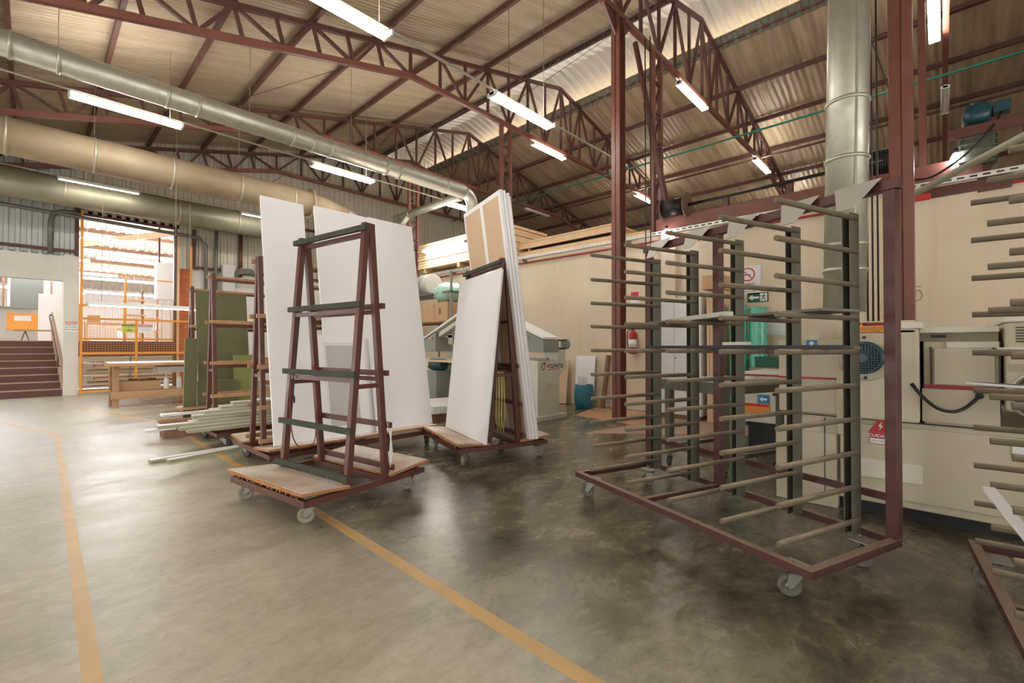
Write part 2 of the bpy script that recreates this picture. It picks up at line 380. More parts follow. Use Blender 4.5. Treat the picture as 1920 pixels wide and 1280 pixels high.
def text_mesh(s, size, depth=0.001, align='CENTER', bold=0.0):
    cu = bpy.data.curves.new('lettering', 'FONT'); cu.body = s; cu.size = size; cu.extrude = depth
    cu.align_x = align; cu.align_y = 'CENTER'; cu.offset = bold
    o = bpy.data.objects.new('tmp_text', cu); COL.objects.link(o)
    bpy.context.view_layer.update()
    me = bpy.data.meshes.new_from_object(o.evaluated_get(bpy.context.evaluated_depsgraph_get()))
    bpy.data.objects.remove(o); bpy.data.curves.remove(cu)
    me.name = 'lettering'
    return me
# a flat plate with writing: local x = reading direction, local y = up, +z = out of the face
def lettering(parent, s, size, m, x, y, z=0.004, bold=0.0, align='CENTER'):
    return obj('lettering', text_mesh(s, size, 0.0008, align, bold), m, parent, loc=(x, y, z))
def roof_z(X):
    return 9.66 - 0.257 * (11.44 - X) if X <= 11.44 else 9.66 - 0.25 * (X - 11.44)
# ================================================================ THE SETTING
def flat(x0, x1, y0, y1, z): return MB().add([(x0, y0, z), (x1, y0, z), (x1, y1, z), (x0, y1, z)], [(0, 1, 2, 3)])
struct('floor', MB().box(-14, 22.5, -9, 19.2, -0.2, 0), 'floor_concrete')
# roof sheets
def sheet(xa, xb, y0, y1, dz, th=0.02):
    b = MB(); n = 1
    za, zb = roof_z(xa) + dz, roof_z(xb) + dz
    b.add([(xa, y0, za), (xb, y0, zb), (xb, y1, zb), (xa, y1, za), (xa, y0, za + th), (xb, y0, zb + th), (xb, y1, zb + th), (xa, y1, za + th)],
          [(3, 2, 1, 0), (4, 5, 6, 7), (0, 1, 5, 4), (1, 2, 6, 5), (2, 3, 7, 6), (3, 0, 4, 7)])
    return b
struct('ceiling_left', sheet(-10, 9.95, -9, 17.1, 0), 'foil_left')
struct('ceiling_right', sheet(12.35, 22.7, -9, 17.1, 0), 'foil_right')
def corr(P, U, V, width, heightf, pitch=0.2, depth=0.035):
    """trapezoid corrugated sheet: ribs along V, profile across U; heightf(u)->(v0,v1)"""
    P = Vector(P); U = Vector(U).normalized(); V = Vector(V).normalized(); W = U.cross(V)
    b = MB(); us = []; u = 0.0
    while u < width - 1e-6:
        for fr, d in ((0, 0), (.45, 0), (.55, 1), (.90, 1)):
            if u + fr * pitch < width: us.append((u + fr * pitch, d * depth))
        u += pitch
    us.append((width, 0))
    vs = []
    for u, d in us:
        v0, v1 = heightf(u)
        vs += [P + U * u + W * d + V * v0, P + U * u + W * d + V * v1]
    b.add(vs, [(2*i, 2*i+2, 2*i+3, 2*i+1) for i in range(len(us) - 1)])
    return b
# raised corrugated ridge cap that lets daylight in along its edges
rp = MB()
for sgn, x0, x1 in ((-1, 9.7, 11.44), (1, 11.44, 12.75)):
    s = 0.257 if sgn < 0 else -0.25
    d = Vector((1, 0, s)).normalized(); ln = (x1 - x0) * math.sqrt(1 + s * s)
    z0 = 10.02 - abs(11.44 - x0) * 0.257 if sgn < 0 else 10.02
    c = corr((x0, -9, z0), (0, 1, 0), d, 26.1, lambda u, ln=ln: (0, ln), 0.28, 0.045)
    rp.add(c.v, c.f)
struct('ceiling_ridge', rp, 'ridge_sheet')
for k, (xa, dz) in enumerate(((9.95, 0.02), (12.35, 0.02))):
    tr = MB(); z = roof_z(xa)
    c = corr((xa + (.03 if k == 0 else -.03), -9, z - 0.06), (0, 1, 0), (0.25 if k else -.25, 0, -0.18), 26.1, lambda u: (0, .30), 0.28, 0.03)
    tr.add(c.v, c.f)
    struct('trim_%d' % (k + 1), tr, 'rack_steel')
# right partition wall, z to 3.5, and the slab behind its top
struct('wall_right', MB().box(8.6, 8.8, -9, 17, 0, 3.52), 'cream_wall')
struct('trim_3', MB().box(8.8, 22.5, -9, 17, 3.30, 3.45), 'concrete')
pil = MB()
for y0, y1 in ((-0.35, 0.95), (3.72, 4.0), (8.3, 8.6)): pil.box(8.5, 8.6, y0, y1, 0, 3.50)
struct('trim_4', pil, 'cream_wall')
c = corr((22.6, 17, 0), (0, -1, 0), (0, 0, 1), 26, lambda u: (3.4, roof_z(22.6) + .1)); struct('wall_far_right', c, 'corrugated')
# back wall
YB = 17.0
struct('wall_back', MB().box(3.42, 22.6, YB, YB + .2, 0, 3.72), 'white_paint')
struct('trim_5', MB().box(-10, 0.59, YB, YB + .3, 3.06, 3.74), 'white_paint')          # lintel over the stairs
struct('trim_6', MB().box(0.59, 0.885, YB - .04, YB + .3, 0, 3.76), 'white_paint')        # white column
def rz(x0): return lambda u: roof_z(x0 + u) + .01
c = corr((-10, YB, 0), (1, 0, 0), (0, 0, 1), 10.85, lambda u: (3.72, roof_z(-10 + u) + .01)); struct('wall_back_upper_left', c, 'corrugated_blue_lit')
c = corr((0.85, YB, 0), (1, 0, 0), (0, 0, 1), 2.25, lambda u: (4.95, roof_z(.85 + u) + .01)); struct('wall_back_over_door', c, 'corrugated')
c = corr((3.1, YB, 0), (1, 0, 0), (0, 0, 1), 19.5, lambda u: (3.70, roof_z(3.1 + u) + .01 + (.37 if 9.6 < 3.1 + u < 12.75 else 0))); struct('wall_back_upper_right', c, 'corrugated')
struct('trim_7', MB().box(3.12, 3.42, YB + .05, YB + .35, 0, 4.9), 'brick')
b = MB(); b.box(2.98, 3.05, YB - .02, YB + .12, 0, 4.9); b.box(.86, 3.1, YB, YB + .1, 4.88, 5.02)
struct('trim_8', b, 'maroon')
struct('trim_9', MB().box(3.05, 3.12, YB - .02, YB + .2, 0, 4.9), 'wood_pale')
b = MB(); b.box(-10, .86, YB - .09, YB - .02, 3.82, 3.90); b.box(3.45, 9, YB - .09, YB - .02, 3.74, 3.82)
b.box(.80, .87, YB - .10, YB - .02, 3.74, 5.05); b.box(3.42, 3.52, YB - .10, YB - .02, 3.74, 4.95)
b.box(-10, 22, YB - .09, YB - .02, 5.55, 5.63)
struct('trim_10', b, 'roof_steel')
# staircase up to the hall behind
st = thing('staircase', 'maroon painted concrete staircase of eight steps beside the white column', 'stairs', (-3.2, 17.0, 0))
bs = MB(); ns = MB(); RH = 0.185
for k in range(8):
    bs.box(0, 3.78, k * .29, 2.5, k * RH, (k + 1) * RH - .02)
    ns.box(0, 3.78, k * .29 - .015, k * .29 + .29, (k + 1) * RH - .02, (k + 1) * RH)
obj('steps', bs, 'stair', st); obj('nosing', ns, 'stair_nose', st)
struct('wall_stair_side', MB().prism([(.59, 17.2, 0), (.86, 17.2, 0), (.86, 19.4, 0), (.44, 19.4, 0)], (0, 0, 3.1)), 'white_paint')
struct('trim_11', MB().prism([(0.59, 17.02, 0), (0.44, 19.4, 0), (0.44, 19.4, 2.35), (0.59, 17.02, 0.95)], (-.02, 0, 0)), 'stair_nose')
hr = thing('handrail', 'maroon tubular handrail along the right side of the stairs', 'handrail', (0.5, 17, 0))
obj('rail', MB().tube([(.06, .30, .78), (0, .25, .78), (0, .25, .98), (-.01, .38, 1.03), (-.13, 2.1, 2.20), (-.13, 2.2, 2.25), (-.05, 2.35, 2.25)], .022), 'maroon', hr)
# lift pit and hall behind the back wall
struct('floor_hall', MB().box(-10, 14, 19.3, 36, 1.10, 1.48), 'stair_nose')
struct('trim_12', MB().box(0.9, 14, 19.27, 19.3, 1.0, 1.47), 'stair')
struct('wall_pit', MB().box(0.86, 14, 19.3, 19.5, 0, 1.1), 'white_paint')
c = corr((-10, 35, 0), (1, 0, 0), (0, 0, 1), 24, lambda u: (1.4, 5.2), .25); struct('wall_hall_far', c, 'white_paint')
struct('wall_hall_right', MB().box(7.0, 7.2, 19.4, 35, 1.4, 7), 'white_paint')
struct('wall_hall_left', MB().box(-5.2, -5.0, 19.4, 35, 1.4, 7), 'white_paint')
dz = (4.6 - 6.9) / 17.8
c = corr((14, 17.2, 6.9), (-1, 0, 0), (0, 17.8, -2.3), 24, lambda u: (0, 17.95), .3, .04)
struct('ceiling_hall', c, 'corrugated')
for k, y in enumerate((20.2, 22.3, 24.4, 26.6, 28.8, 31.0)):
    o = obj('roof_purlin', MB().box(-10, 14, y - .04, y + .04, 6.9 + (y - 17.2) * dz - .16, 6.9 + (y - 17.2) * dz - .02), 'wood_dark')
    tag(o, ('first', 'second', 'third', 'fourth', 'fifth', 'sixth')[k] + ' brown purlin under the roof of the bright hall, counted from the lift opening', 'purlin', 'purlins of the hall behind')
# unseen enclosing walls left and behind the camera, door openings invented to admit daylight
b = MB(); y = -9
for y0, y1 in ((-6.5, -2.0), (1.5, 6.0), (9.5, 14.0)):
    b.box(-10.1, -9.9, y, y0, 0, 4.3); b.box(-10.1, -9.9, y0, y1, 3.3, 4.3); y = y1
b.box(-10.1, -9.9, y, 17, 0, 4.3)
struct('wall_left_added', b, 'white_paint')
b = MB(); x = -10
for x0, x1 in ((-8, -4), (-2.5, 1.5), (3, 7)):
    b.box(x, x0, -9.1, -8.9, 0, 3.4); x = x1
b.box(x, 8.6, -9.1, -8.9, 0, 3.4)
xx = -10
while xx < 22.4:
    zt = roof_z(xx + .25) - .02; b.box(xx, xx + .5, -9.1, -8.9, 3.4, zt); xx += .5
struct('wall_behind_added', b, 'corrugated')
# painted lines
def line_strip(pts, w):
    b = MB()
    for (x0, y0), (x1, y1) in zip(pts, pts[1:]):
        d = Vector((x1 - x0, y1 - y0, 0)).normalized(); n = Vector((-d.y, d.x, 0)) * w / 2
        p, q = Vector((x0, y0, .0)), Vector((x1, y1, .0))
        b.prism([p - n, q - n, q + n, p + n], (0, 0, .0015))
    return b
o = obj('painted_stripe', line_strip([(1.47, -.5), (1.56, 3.5), (1.57, 6.6), (1.60, 9.7)], .076), 'floor_yellow')
tag(o, 'worn yellow floor line running under the front trolley of crossbars', 'floor line')
o = obj('painted_stripe', line_strip([(1.60, 9.7), (.68, 13.3)], .085), 'floor_yellow')
tag(o, 'short slanting yellow floor line in front of the workbench', 'floor line')
o = obj('painted_stripe', line_strip([(.16, 1.2), (.28, 9.5)], .06), 'floor_yellow')
tag(o, 'faded yellow floor line nearest the left edge of the floor', 'floor line')
o = obj('painted_stripe', line_strip([(.28, 9.5), (-.9, 14.0)], .06), 'floor_yellow')
tag(o, 'slanting yellow floor line leading to the stairs', 'floor line')
o = obj('painted_stripe', MB().prism([(6.9, 3.55, 0), (7.9, 3.0, 0), (8.45, 4.5, 0), (8.3, 5.4, 0), (7.1, 5.1, 0)], (0, 0, .002)), 'floor_orange')
tag(o, 'orange painted patch on the floor beside the blue drum', 'floor patch')
o = obj('lift_pit_plate', MB().prism([(5.75, 3.9, 0), (7.6, 1.6, 0), (8.45, 1.9, 0), (8.45, 3.6, 0)], (0, 0, .004)), 'stair_nose')
tag(o, 'dusty tan floor plate with a dark rim under the drying rack', 'floor plate')

# ================================================================ ROOF STRUCTURE
def LZ(X): return 9.5 - 0.257 * (11.44 - X) if X <= 11.44 else 9.5 - 0.25 * (X - 11.44)
PUR_L = [-9.1, -7.7, -6.3, -4.95, -3.6, -2.25, -.9, .985 - .54, 2.32 - .5, 3.66 - .5, 5.02 - .45, 6.6 - .3, 8.25 - .2, 9.87]
PUR_L = [-9.4, -8.0, -6.6, -5.3, -3.95, -2.6, -1.5, -.30, .985, 2.32, 3.66, 5.02, 6.69, 8.27, 9.87]
PUR_R = [12.46, 14.2, 15.8, 17.4, 19.0, 20.6, 22.2]
def bottom_z(X):
    if X < 5.9: return LZ(X) - .63
    if X > 17.1: return LZ(X) - .63
    return 7.44
def truss(Y, label, first=None):
    t = thing('roof_truss', label, 'roof truss', (0, Y, 0), 0, 'maroon roof trusses')
    tc = MB()
    tc.bar((-9.6, 0, LZ(-9.6) - .05), (11.44, 0, LZ(11.44) - .05), .08, .09); tc.bar((11.44, 0, LZ(11.44) - .05), (22.5, 0, LZ(22.5) - .05), .08, .09)
    obj('top_chord', tc, 'roof_steel', t)
    bc = MB(); pts = [(-9.6, bottom_z(-9.6)), (5.85, bottom_z(5.85)), (17.1, 7.44), (22.5, bottom_z(22.5))]
    for p, q in zip(pts, pts[1:]): bc.bar((p[0], 0, p[1]), (q[0], 0, q[1]), .09, .11)
    obj('bottom_chord', bc, 'column_red', t)
    ev = [x for x in PUR_L if x < 11] + [11.44] + PUR_R
    nodes = []
    for a, b2 in zip(ev, ev[1:]): nodes += [(a, 1), ((a + b2) / 2, 0)]
    nodes.append((ev[-1], 1))
    def bot(X):
        if X < 5.7: x = X + .15
        elif X > 17.4: x = X - .15
        else: x = X
        return (x, 0, bottom_z(x))
    webs = []
    for X, e in nodes: webs.append(((X, 0, LZ(X) - .05), bot(X)))
    for i, (X, e) in enumerate(nodes):
        if e:
            if i: webs.append(((X, 0, LZ(X) - .05), bot(nodes[i-1][0])))
            if i < len(nodes) - 1: webs.append(((X, 0, LZ(X) - .05), bot(nodes[i+1][0])))
    webs.sort(key=lambda w: abs(w[0][0] - 6))
    for p, q in webs: obj('web_bar', MB().bar(p, q, .055, .06, (0, 1, 0)), 'roof_steel', t)
    return t
t0 = truss(4.3, 'roof truss that meets the top of the tall maroon column at centre right')
dup(t0, (0, 8.7, 0), label='roof truss crossing the top left of the view, second from the camera')
dup(t0, (0, 13.1, 0), label='roof truss just in front of the big dusty duct, third from the camera')
dup(t0, (0, 16.85, 0), label='farthest roof truss, set against the corrugated back wall')
dup(t0, (0, -.1, 0), label='nearest roof truss, behind the upper right maroon column')
pl = {}
for X in PUR_L + PUR_R:
    m = 'roof_steel'
    z = LZ(X) + .055
    s = .257 if X < 11.44 else -.25
    o = obj('roof_purlin', MB().chan((X, -8.9, z), (X, 17, z), .07, .12, .012, (0, 0, 1)), m)
    ORD = ['first', 'second', 'third', 'fourth', 'fifth', 'sixth', 'seventh', 'eighth', 'ninth', 'tenth', 'eleventh', 'twelfth', 'thirteenth', 'fourteenth', 'fifteenth']
    num = ORD[len(PUR_L) - 1 - PUR_L.index(X)] if X < 11 else ORD[PUR_R.index(X)]
    tag(o, 'long dark maroon purlin of the ' + ('left' if X < 11 else 'right') + ' roof slope, ' + num + ' down from the ridge', 'purlin',
        'purlins of the left slope' if X < 11 else 'purlins of the right slope')
# tie bars (thin secondary bars across the right slope)
for X, z, lb in ((13.7, 8.6, 'thin maroon tie bar between trusses just right of the ridge'), (16.4, 7.5, 'thin maroon tie bar low under the right roof slope')):
    tag(obj('tie_bar', MB().bar((X, -6, z), (X, 16.8, z), .05, .05), 'roof_steel'), lb, 'tie bar')
# lattice columns behind the partition wall
def lattice(X, Y, label):
    t = thing('lattice_mast', label, 'lattice column', (X, Y, 3.45), 0, 'lattice columns under the trusses')
    for dx in (-.17, .17): obj('chord', MB().bar((dx, 0, 0), (dx, 0, 3.95), .10, .08, (0, 1, 0)), 'column_red', t)
    for k in range(6):
        z = .25 + k * .62
        obj('rung', MB().bar((-.17, 0, z), (.17, 0, z), .05, .05), 'roof_steel', t)
        obj('diagonal', MB().bar((-.17, 0, z), (.17, 0, z + .6), .045, .045, (0, 1, 0)), 'roof_steel', t)
    return t
l0 = lattice(8.95, 4.3, 'maroon lattice column right of the tall maroon column, under the second truss')
dup(l0, (8.95, 8.7, 3.45), label='maroon lattice column behind the tallest beige-backed panel')
dup(l0, (8.95, 13.1, 3.45), label='maroon lattice column against the corrugated back wall')
dup(l0, (8.95, .18, 3.45), label='maroon lattice column behind the wide maroon column on the right')
# tall columns of the goods lift
def ibeam(h, w, d, t=.012):
    b = MB(); b.box(-d/2, -d/2 + t, -w/2, w/2, 0, h); b.box(d/2 - t, d/2, -w/2, w/2, 0, h); b.box(-d/2, d/2, -t/2, t/2, 0, h); return b
t = thing('steel_stanchion', 'tall maroon steel column standing on the floor behind the drying rack', 'steel column', (7.4, 4.3, 0))
obj('shaft', ibeam(7.4, .17, .22), 'column_red', t); obj('head_plate', MB().prism([(-.55, -.02, 7.4), (.45, -.02, 7.4), (.1, -.02, 7.0), (-.1, -.02, 7.0)], (0, .04, 0)), 'maroon', t)
t = thing('steel_stanchion', 'wide maroon steel column on the right beside the big round duct', 'steel column', (7.0, .32, 0))
b = MB(); b.box(-.10, .10, -.10, .0, 0, 7.4); b.box(-.08, .08, .0, .12, 0, 7.4)
obj('shaft', b, 'column_red', t, bevel=.008); obj('head_plate', MB().box(-.25, .25, -.15, .15, 7.37, 7.4), 'maroon', t)
# lift beam on the wall top, winch shaft, drums, pulleys, cables
t = thing('lift_girder', 'long maroon steel beam lying along the top of the cream wall', 'steel beam', (8.55, 2.0, 3.55))
obj('beam', MB().box(-.06, .06, -2.4, 2.1, 0, .26), 'column_red', t)
for y in (2.0, .8, -.2): obj('bearing_post', MB().box(-.05, .05, y - .05, y + .05, .26, .46), 'maroon', t)
t = thing('winch', 'dark winch drum with rusty flange on the shaft above the maroon beam', 'winch', (8.5, 3.80, 3.98))
obj('drum', MB().cyl((0, -.30, 0), (0, .14, 0), .17, 24), 'drum_dark', t); obj('flange', MB().cyl((0, -.34, 0), (0, -.30, 0), .235, 24), 'drum_rust', t)
obj('flange', MB().cyl((0, .14, 0), (0, .17, 0), .2, 24), 'drum_rust', t)
obj('shaft', MB().cyl((0, -3.2, .04), (0, -.34, 0), .028, 12), 'drum_dark', t)
t = thing('winch', 'large dark winch drum between the round duct and the wide maroon column', 'winch', (8.7, .60, 4.05))
b = MB().lathe([(.19, -.2), (.19, .16)] , (0, 0, 0), (0, 1, 0), 28)
for k in range(12): b.lathe([(.19, -.20 + k * .029), (.198, -.188 + k * .029), (.19, -.176 + k * .029)], (0, 0, 0), (0, 1, 0), 24)
obj('drum', b, 'drum_dark', t); obj('flange', MB().cyl((0, -.24, 0), (0, -.2, 0), .25, 28), 'drum_rust', t); obj('flange', MB().cyl((0, .16, 0), (0, .19, 0), .25, 28), 'drum_rust', t)
t = thing('gear_motor', 'teal electric motor on a green gearbox above the wall at far right', 'motor', (8.6, -.36, 3.46))
obj('gearbox', MB().box(-.15, .15, -.16, .16, .22, .66), 'gear_green', t, bevel=.03)
b = MB()
for k in range(5): b.box(-.17, .17, -.18, .18, .27 + k * .075, .285 + k * .075)
obj('cooling_rib', b, 'gear_green', t)
obj('motor', MB().lathe([(.04, -.12), (.13, -.10), (.145, -.02), (.145, .26), (.12, .30), (.04, .31)], (0, 0, .92), (1, 0, -.15), 26), 'teal_motor', t)
obj('terminal_box', MB().box(-.09, .09, -.30, -.14, .86, 1.0), 'teal_motor', t, bevel=.012)
b = MB(); b.box(-.17, .17, -.62, .28, .70, .735); b.box(-.17, -.15, -.62, .28, .60, .70); b.box(-.17, .17, -.62, -.40, .60, .73)
obj('bracket', b, 'maroon', t)
b = MB(); b.box(-.06, .06, .02, .10, -.1, .22); b.box(-.06, .06, -.12, -.04, -.1, .22); b.box(-.12, .12, -.3, .55, -.12, .02)
obj('stand', b, 'maroon', t)
obj('power_cable', MB().tube(sm([(-.05, -.22, .86), (-.2, -.1, .6), (-.25, .15, .32), (-.2, .45, .15), (-.1, .7, .2), (0, .95, .24)]), .014, 8), 'black', t)
def line_thing(name, pts, r, m, label, cat, group=None, n=8):
    return tag(obj(name, MB().tube(pts, r, n), m), label, cat, group)
for k, y in enumerate((4.02, 3.92)):
    line_thing('lift_cable', [(7.9, y, .05), (7.9, y, 7.1)], .012, 'cable', ('left', 'right')[k] + ' one of two brown lift cables just right of the tall column', 'cable', 'pair of cables beside the tall column')
for k, y in enumerate((.60, .655, .71)):
    line_thing('lift_cable', [(7.6, y, 1.55), (7.6, y, 7.2)], .011, 'cable', ('right', 'middle', 'left')[k] + ' one of three brown lift cables beside the wide maroon column', 'cable', 'three cables beside the wide column')
line_thing('lift_cable', [(8.2, .25, 3.8), (8.5, 1.1, 7.4)], .010, 'cable', 'slanting steel cable crossing in front of the dark winch drum', 'cable')
for (p, q, lb) in (((8.7, 3.9, 3.8), (8.0, 4.28, 7.2), 'slanting maroon brace between the tall column and the lattice column'),
                   ((8.9, 4.0, 3.8), (8.25, 4.2, 6.1), 'shorter slanting maroon brace beside the lattice column')):
    tag(obj('brace', MB().bar(p, q, .07, .07), 'maroon'), lb, 'brace')
# wall-top services
line_thing('sprinkler_pipe', [(8.52, -4, 3.40), (8.52, .3, 3.38), (8.52, 12, 3.42)], .02, 'red_pipe', 'thin red pipe running along the top of the cream wall', 'pipe')
b = MB()
tray = thing('cable_tray', 'perforated zinc cable tray above the red pipe on the wall', 'cable tray', (8.45, 0, 3.50))
b.box(0, .10, -4, 12, 0, .006); b.box(-.004, 0, -4, 12, 0, .022); b.box(-.004, 0, -4, 12, .045, .065)
y = -4
while y < 12: b.box(-.004, 0, y, y + .05, .022, .045); y += .12
obj('tray', b, 'zinc_tray', tray)
for y in (-1.2, 1.3, 4.7, 7.6, 10.4): obj('bracket', MB().prism([(.15, y, -.01), (-.02, y, -.01), (.02, y, -.06), (.15, y, -.10)], (0, .03, 0)), 'pipe_grey', tray)
t = obj('junction_box', MB().box(8.44, 8.56, .10, .38, 3.33, 3.41), 'sign_red', bevel=.01); tag(t, 'red junction box on the red pipe right of the wide column', 'junction box')
line_thing('water_pipe', [(13.0, -6, 6.95), (13.0, 16, 6.95)], .028, 'green_pipe', 'thin green pipe running under the right roof slope', 'pipe')
line_thing('conduit_pipe', [(8.15, .28, 3.34), (7.4, -1.6, 4.05), (7.2, -2.2, 4.3)], .045, 'conduit', 'grey slanting pipe above the wall at far right', 'pipe')

# ================================================================ DUCTS
def duct(name, label, pts, r, m, bands, seam=True, n=28):
    t = thing(name, label, 'duct', pts[0])
    P0 = Vector(pts[0])
    L_ = [Vector(p) - P0 for p in pts]
    obj('pipe', MB().tube(L_, r, n), m, t)
    for f in bands:
        seg = L_[1] - L_[0]; p = L_[0] + seg * f; d = seg.normalized()
        rr = r if not isinstance(r, list) else r[0] + (r[1] - r[0]) * f
        obj('band', MB().lathe([(rr, -.025), (rr + .012, -.018), (rr + .018, 0), (rr + .012, .018), (rr, .025)], p, d, n), 'galv_band' if m != 'galv' else 'galv', t)
    return t
da = duct('extraction_duct', 'long shiny galvanised duct crossing the roof at upper left', [(-2, 9.8, 5.68), (8.35, 9.8, 5.68)], .19, 'galv',
     [(x + 2) / 10.35 for x in (-1.6, -.7, -.25, .25, 1.6, 2.05, 3.7, 4.1, 4.5, 5.9, 6.25, 7.7)])
el = MB(); pts = [(10.35 + .35 * math.sin(a), 0, -.35 + .35 * math.cos(a)) for a in [R(x) for x in range(0, 91, 15)]] + [(10.7, 0, -1.6)]
obj('elbow', MB().tube(pts, .17, 24), 'galv', da)
dbr = duct('extraction_duct', 'thin branch duct forking off the end of the shiny galvanised duct', [(8.45, 10.0, 5.62), (8.45, 13.4, 5.62)], .115, 'galv', [.02, .75])
obj('fork', MB().tube([(0, 2.6, 0), (.0, 3.1, -.32), (0, 3.25, -.45)], .10, 18), 'galv', dbr)
db = duct('dust_duct', 'wide dusty tan duct running below the shiny duct on the left', [(-2.5, 12.6, 5.22), (5.2, 12.6, 5.22)], .345, 'galv_dusty',
     [(x + 2.5) / 7.7 for x in (-1.2, -.35, .86, 2.15, 3.5, 4.75)])
obj('reducer', MB().lathe([(.345, 0), (.42, .02), (.42, .05), (.30, .08), (.30, .35), (.18, .8), (.17, 1.1)], (7.7, 0, 0), (1, 0, 0), 28), 'galv_dusty', db)
obj('drop_pipe', MB().tube([(8.75, 0, 0), (9.0, 0, -.1), (9.1, 0, -.4), (9.1, 0, -1.3)], .16, 20), 'galv', db)
dc = duct('dust_duct', 'wide grey-green duct just above the corrugated wall and stairs', [(-2.5, 16.0, 5.2), (6.2, 16.0, 5.2)], .345, 'galv_green',
     [(x + 2.5) / 8.7 for x in (.55, 2.9, 4.4)])
vb = duct('extraction_duct', 'big upright galvanised duct rising from the sanding machine', [(6.77, .86, 1.72), (6.87, .74, 8.4)], .215, 'galv', [.075, .12, .275, .38, .66])
obj('hood', MB().lathe([(.20, 0), (.20, -.03), (.30, -.42)], (0, 0, .0), (0, 0, 1), 24), 'cream_machine', vb)
obj('seam', MB().bar((-.19, -.115, .05), (-.095, -.23, 6.6), .02, .012), 'galv', vb)
# conduits on the back wall
line_thing('conduit_pipe', [(-4, 16.88, 4.95), (3.3, 16.88, 4.72), (3.6, 16.88, 4.70), (3.78, 16.88, 4.5), (3.78, 16.88, 2.2)], .05, 'pipe_grey', 'dark grey pipe running along the back wall under the wide duct and down', 'pipe')
line_thing('conduit_pipe', [(.33, 16.86, 3.72), (.33, 16.86, 4.6), (.38, 16.86, 4.8), (.55, 16.86, 4.88), (.9, 16.86, 4.88)], .055, 'pipe_grey', 'dark bent pipe on the corrugated wall above the white column', 'pipe')
line_thing('conduit_pipe', [(4.05, 16.86, 2.6), (4.05, 16.86, 5.0)], .05, 'pipe_grey', 'dark vertical pipe on the corrugated wall behind the green panels', 'pipe')
line_thing('conduit_pipe', [(4.75, 16.86, 3.6), (4.75, 16.86, 5.0)], .06, 'maroon', 'maroon vertical pipe on the corrugated wall left of the white panels', 'pipe')
tag(obj('wall_cover', MB().box(4.2, 4.55, 16.7, 16.9, 2.4, 3.95), 'panel_grey', bevel=.01), 'grey upright cover plate on the back wall above the green panels', 'cover plate')
b = MB()
for k in range(4): b.tube([(4.5, 16.75, 3.55 + .04 * k), (4.7, 16.6, 3.7 + .05 * k), (5.0, 16.6, 3.72 + .04 * k), (5.3, 16.75, 3.5 + .04 * k)], .03, 8)
tag(obj('hose_bundle', b, 'pipe_grey'), 'bundle of grey hoses bending over the top of the white wall', 'hose')

# ================================================================ FLUORESCENT LIGHTS
def fixture(name, label, loc, rz_, L_, w=.16, n=2, tube='tube_on', grp=None, wires=0.0, body=True):
    t = thing(name, label, 'ceiling light', loc, rz_, grp)
    if body:
        b = MB(); h = L_ / 2 + .03
        g = w * .26; b.prism([(-h, -g, -.02), (-h, -g * .7, .05), (-h, g * .7, .05), (-h, g, -.02)], (2*h, 0, 0)); b.box(-h, -h + .03, -w/2, w/2, -.04, .03); b.box(h - .03, h, -w/2, w/2, -.04, .03)
        obj('housing', b, 'white_body', t)
    for i in range(n):
        y = (i - (n - 1) / 2) * w * .78
        obj('tube', MB().cyl((-L_/2, y, -.02), (L_/2, y, -.02), .018, 10), tube, t)
    if wires:
        for s in (-1, 1): obj('hanging_wire', MB().cyl((s * L_ * .4, 0, .05), (s * L_ * .4, 0, wires), .004, 6), 'wire', t)
    return t
A = 'fluorescent lights in the run crossing the upper middle'
B = 'fluorescent lights in the run along the shiny duct'
for x, lb in ((2.55, 'fluorescent light at the top edge left of centre'), (6.12, 'fluorescent light hanging brightly in the centre of the roof'), (-1.0, 'fluorescent light of the upper run, beyond the left edge')):
    fixture('fluorescent_light', lb, (x, 5.5, 5.58), 0, 1.55, .22, 2, grp=A)
for x, lb in ((1.2, 'fluorescent light below the shiny duct at the left'), (5.3, 'fluorescent light below the shiny duct near the centre'), (9.2, 'fluorescent light at the end of the shiny duct')):
    fixture('fluorescent_light', lb, (x, 10.75, 5.60), 0, 1.55, .22, 2, grp=B)
for x, lb in ((1.15, 'bare fluorescent light in front of the wide grey-green duct'), (5.0, 'fluorescent light half hidden behind the leftmost tall white panel')):
    fixture('fluorescent_light', lb, (x, 15.1, 5.28), 0, 1.45, .14, 1, grp='fluorescent lights along the back duct')
for x, lb in ((10.85, 'fluorescent light under the second truss right of the tall column'), (16.6, 'fluorescent light under the second truss, second from the tall column'), (22.0, 'fluorescent light at the far right end of the second truss')):
    fixture('fluorescent_light', lb, (min(x, 21.0), 4.3, 7.30 if x < 17 else 6.4), 0, 1.55, .16, 2, grp='lights fixed under the second truss')
for x, lb in ((10.85, 'fluorescent light right of centre under the third truss'), (17.0, 'fluorescent light partly hidden behind the tall maroon column')):
    fixture('fluorescent_light', lb, (x, 8.7, 7.28), 0, 1.5, .16, 2, grp='lights fixed under the third truss')
fixture('fluorescent_light', 'fluorescent light at the top right edge beside the wide column', (11.3, .06, 7.28), 0, 1.55, .16, 2, grp='lights fixed under the nearest truss')
fixture('fluorescent_light', 'unlit fluorescent light behind the wide maroon column', (15.2, -.1, 7.28), 0, 1.55, .16, 2, tube='tube_off')
fixture('fluorescent_light', 'fluorescent light above the wooden boards on the wall top', (8.15, 10.4, 4.18), R(90), 1.9, .16, 2)
fixture('fluorescent_light', 'unlit fluorescent light under the third truss above the wooden crates', (15.5, 13.1, 7.3), 0, 1.5, .16, 2, tube='tube_off')
fixture('fluorescent_light', 'low hanging fluorescent light above the workbench', (1.72, 12.4, 2.16), 0, 1.85, .16, 1, wires=3.0)
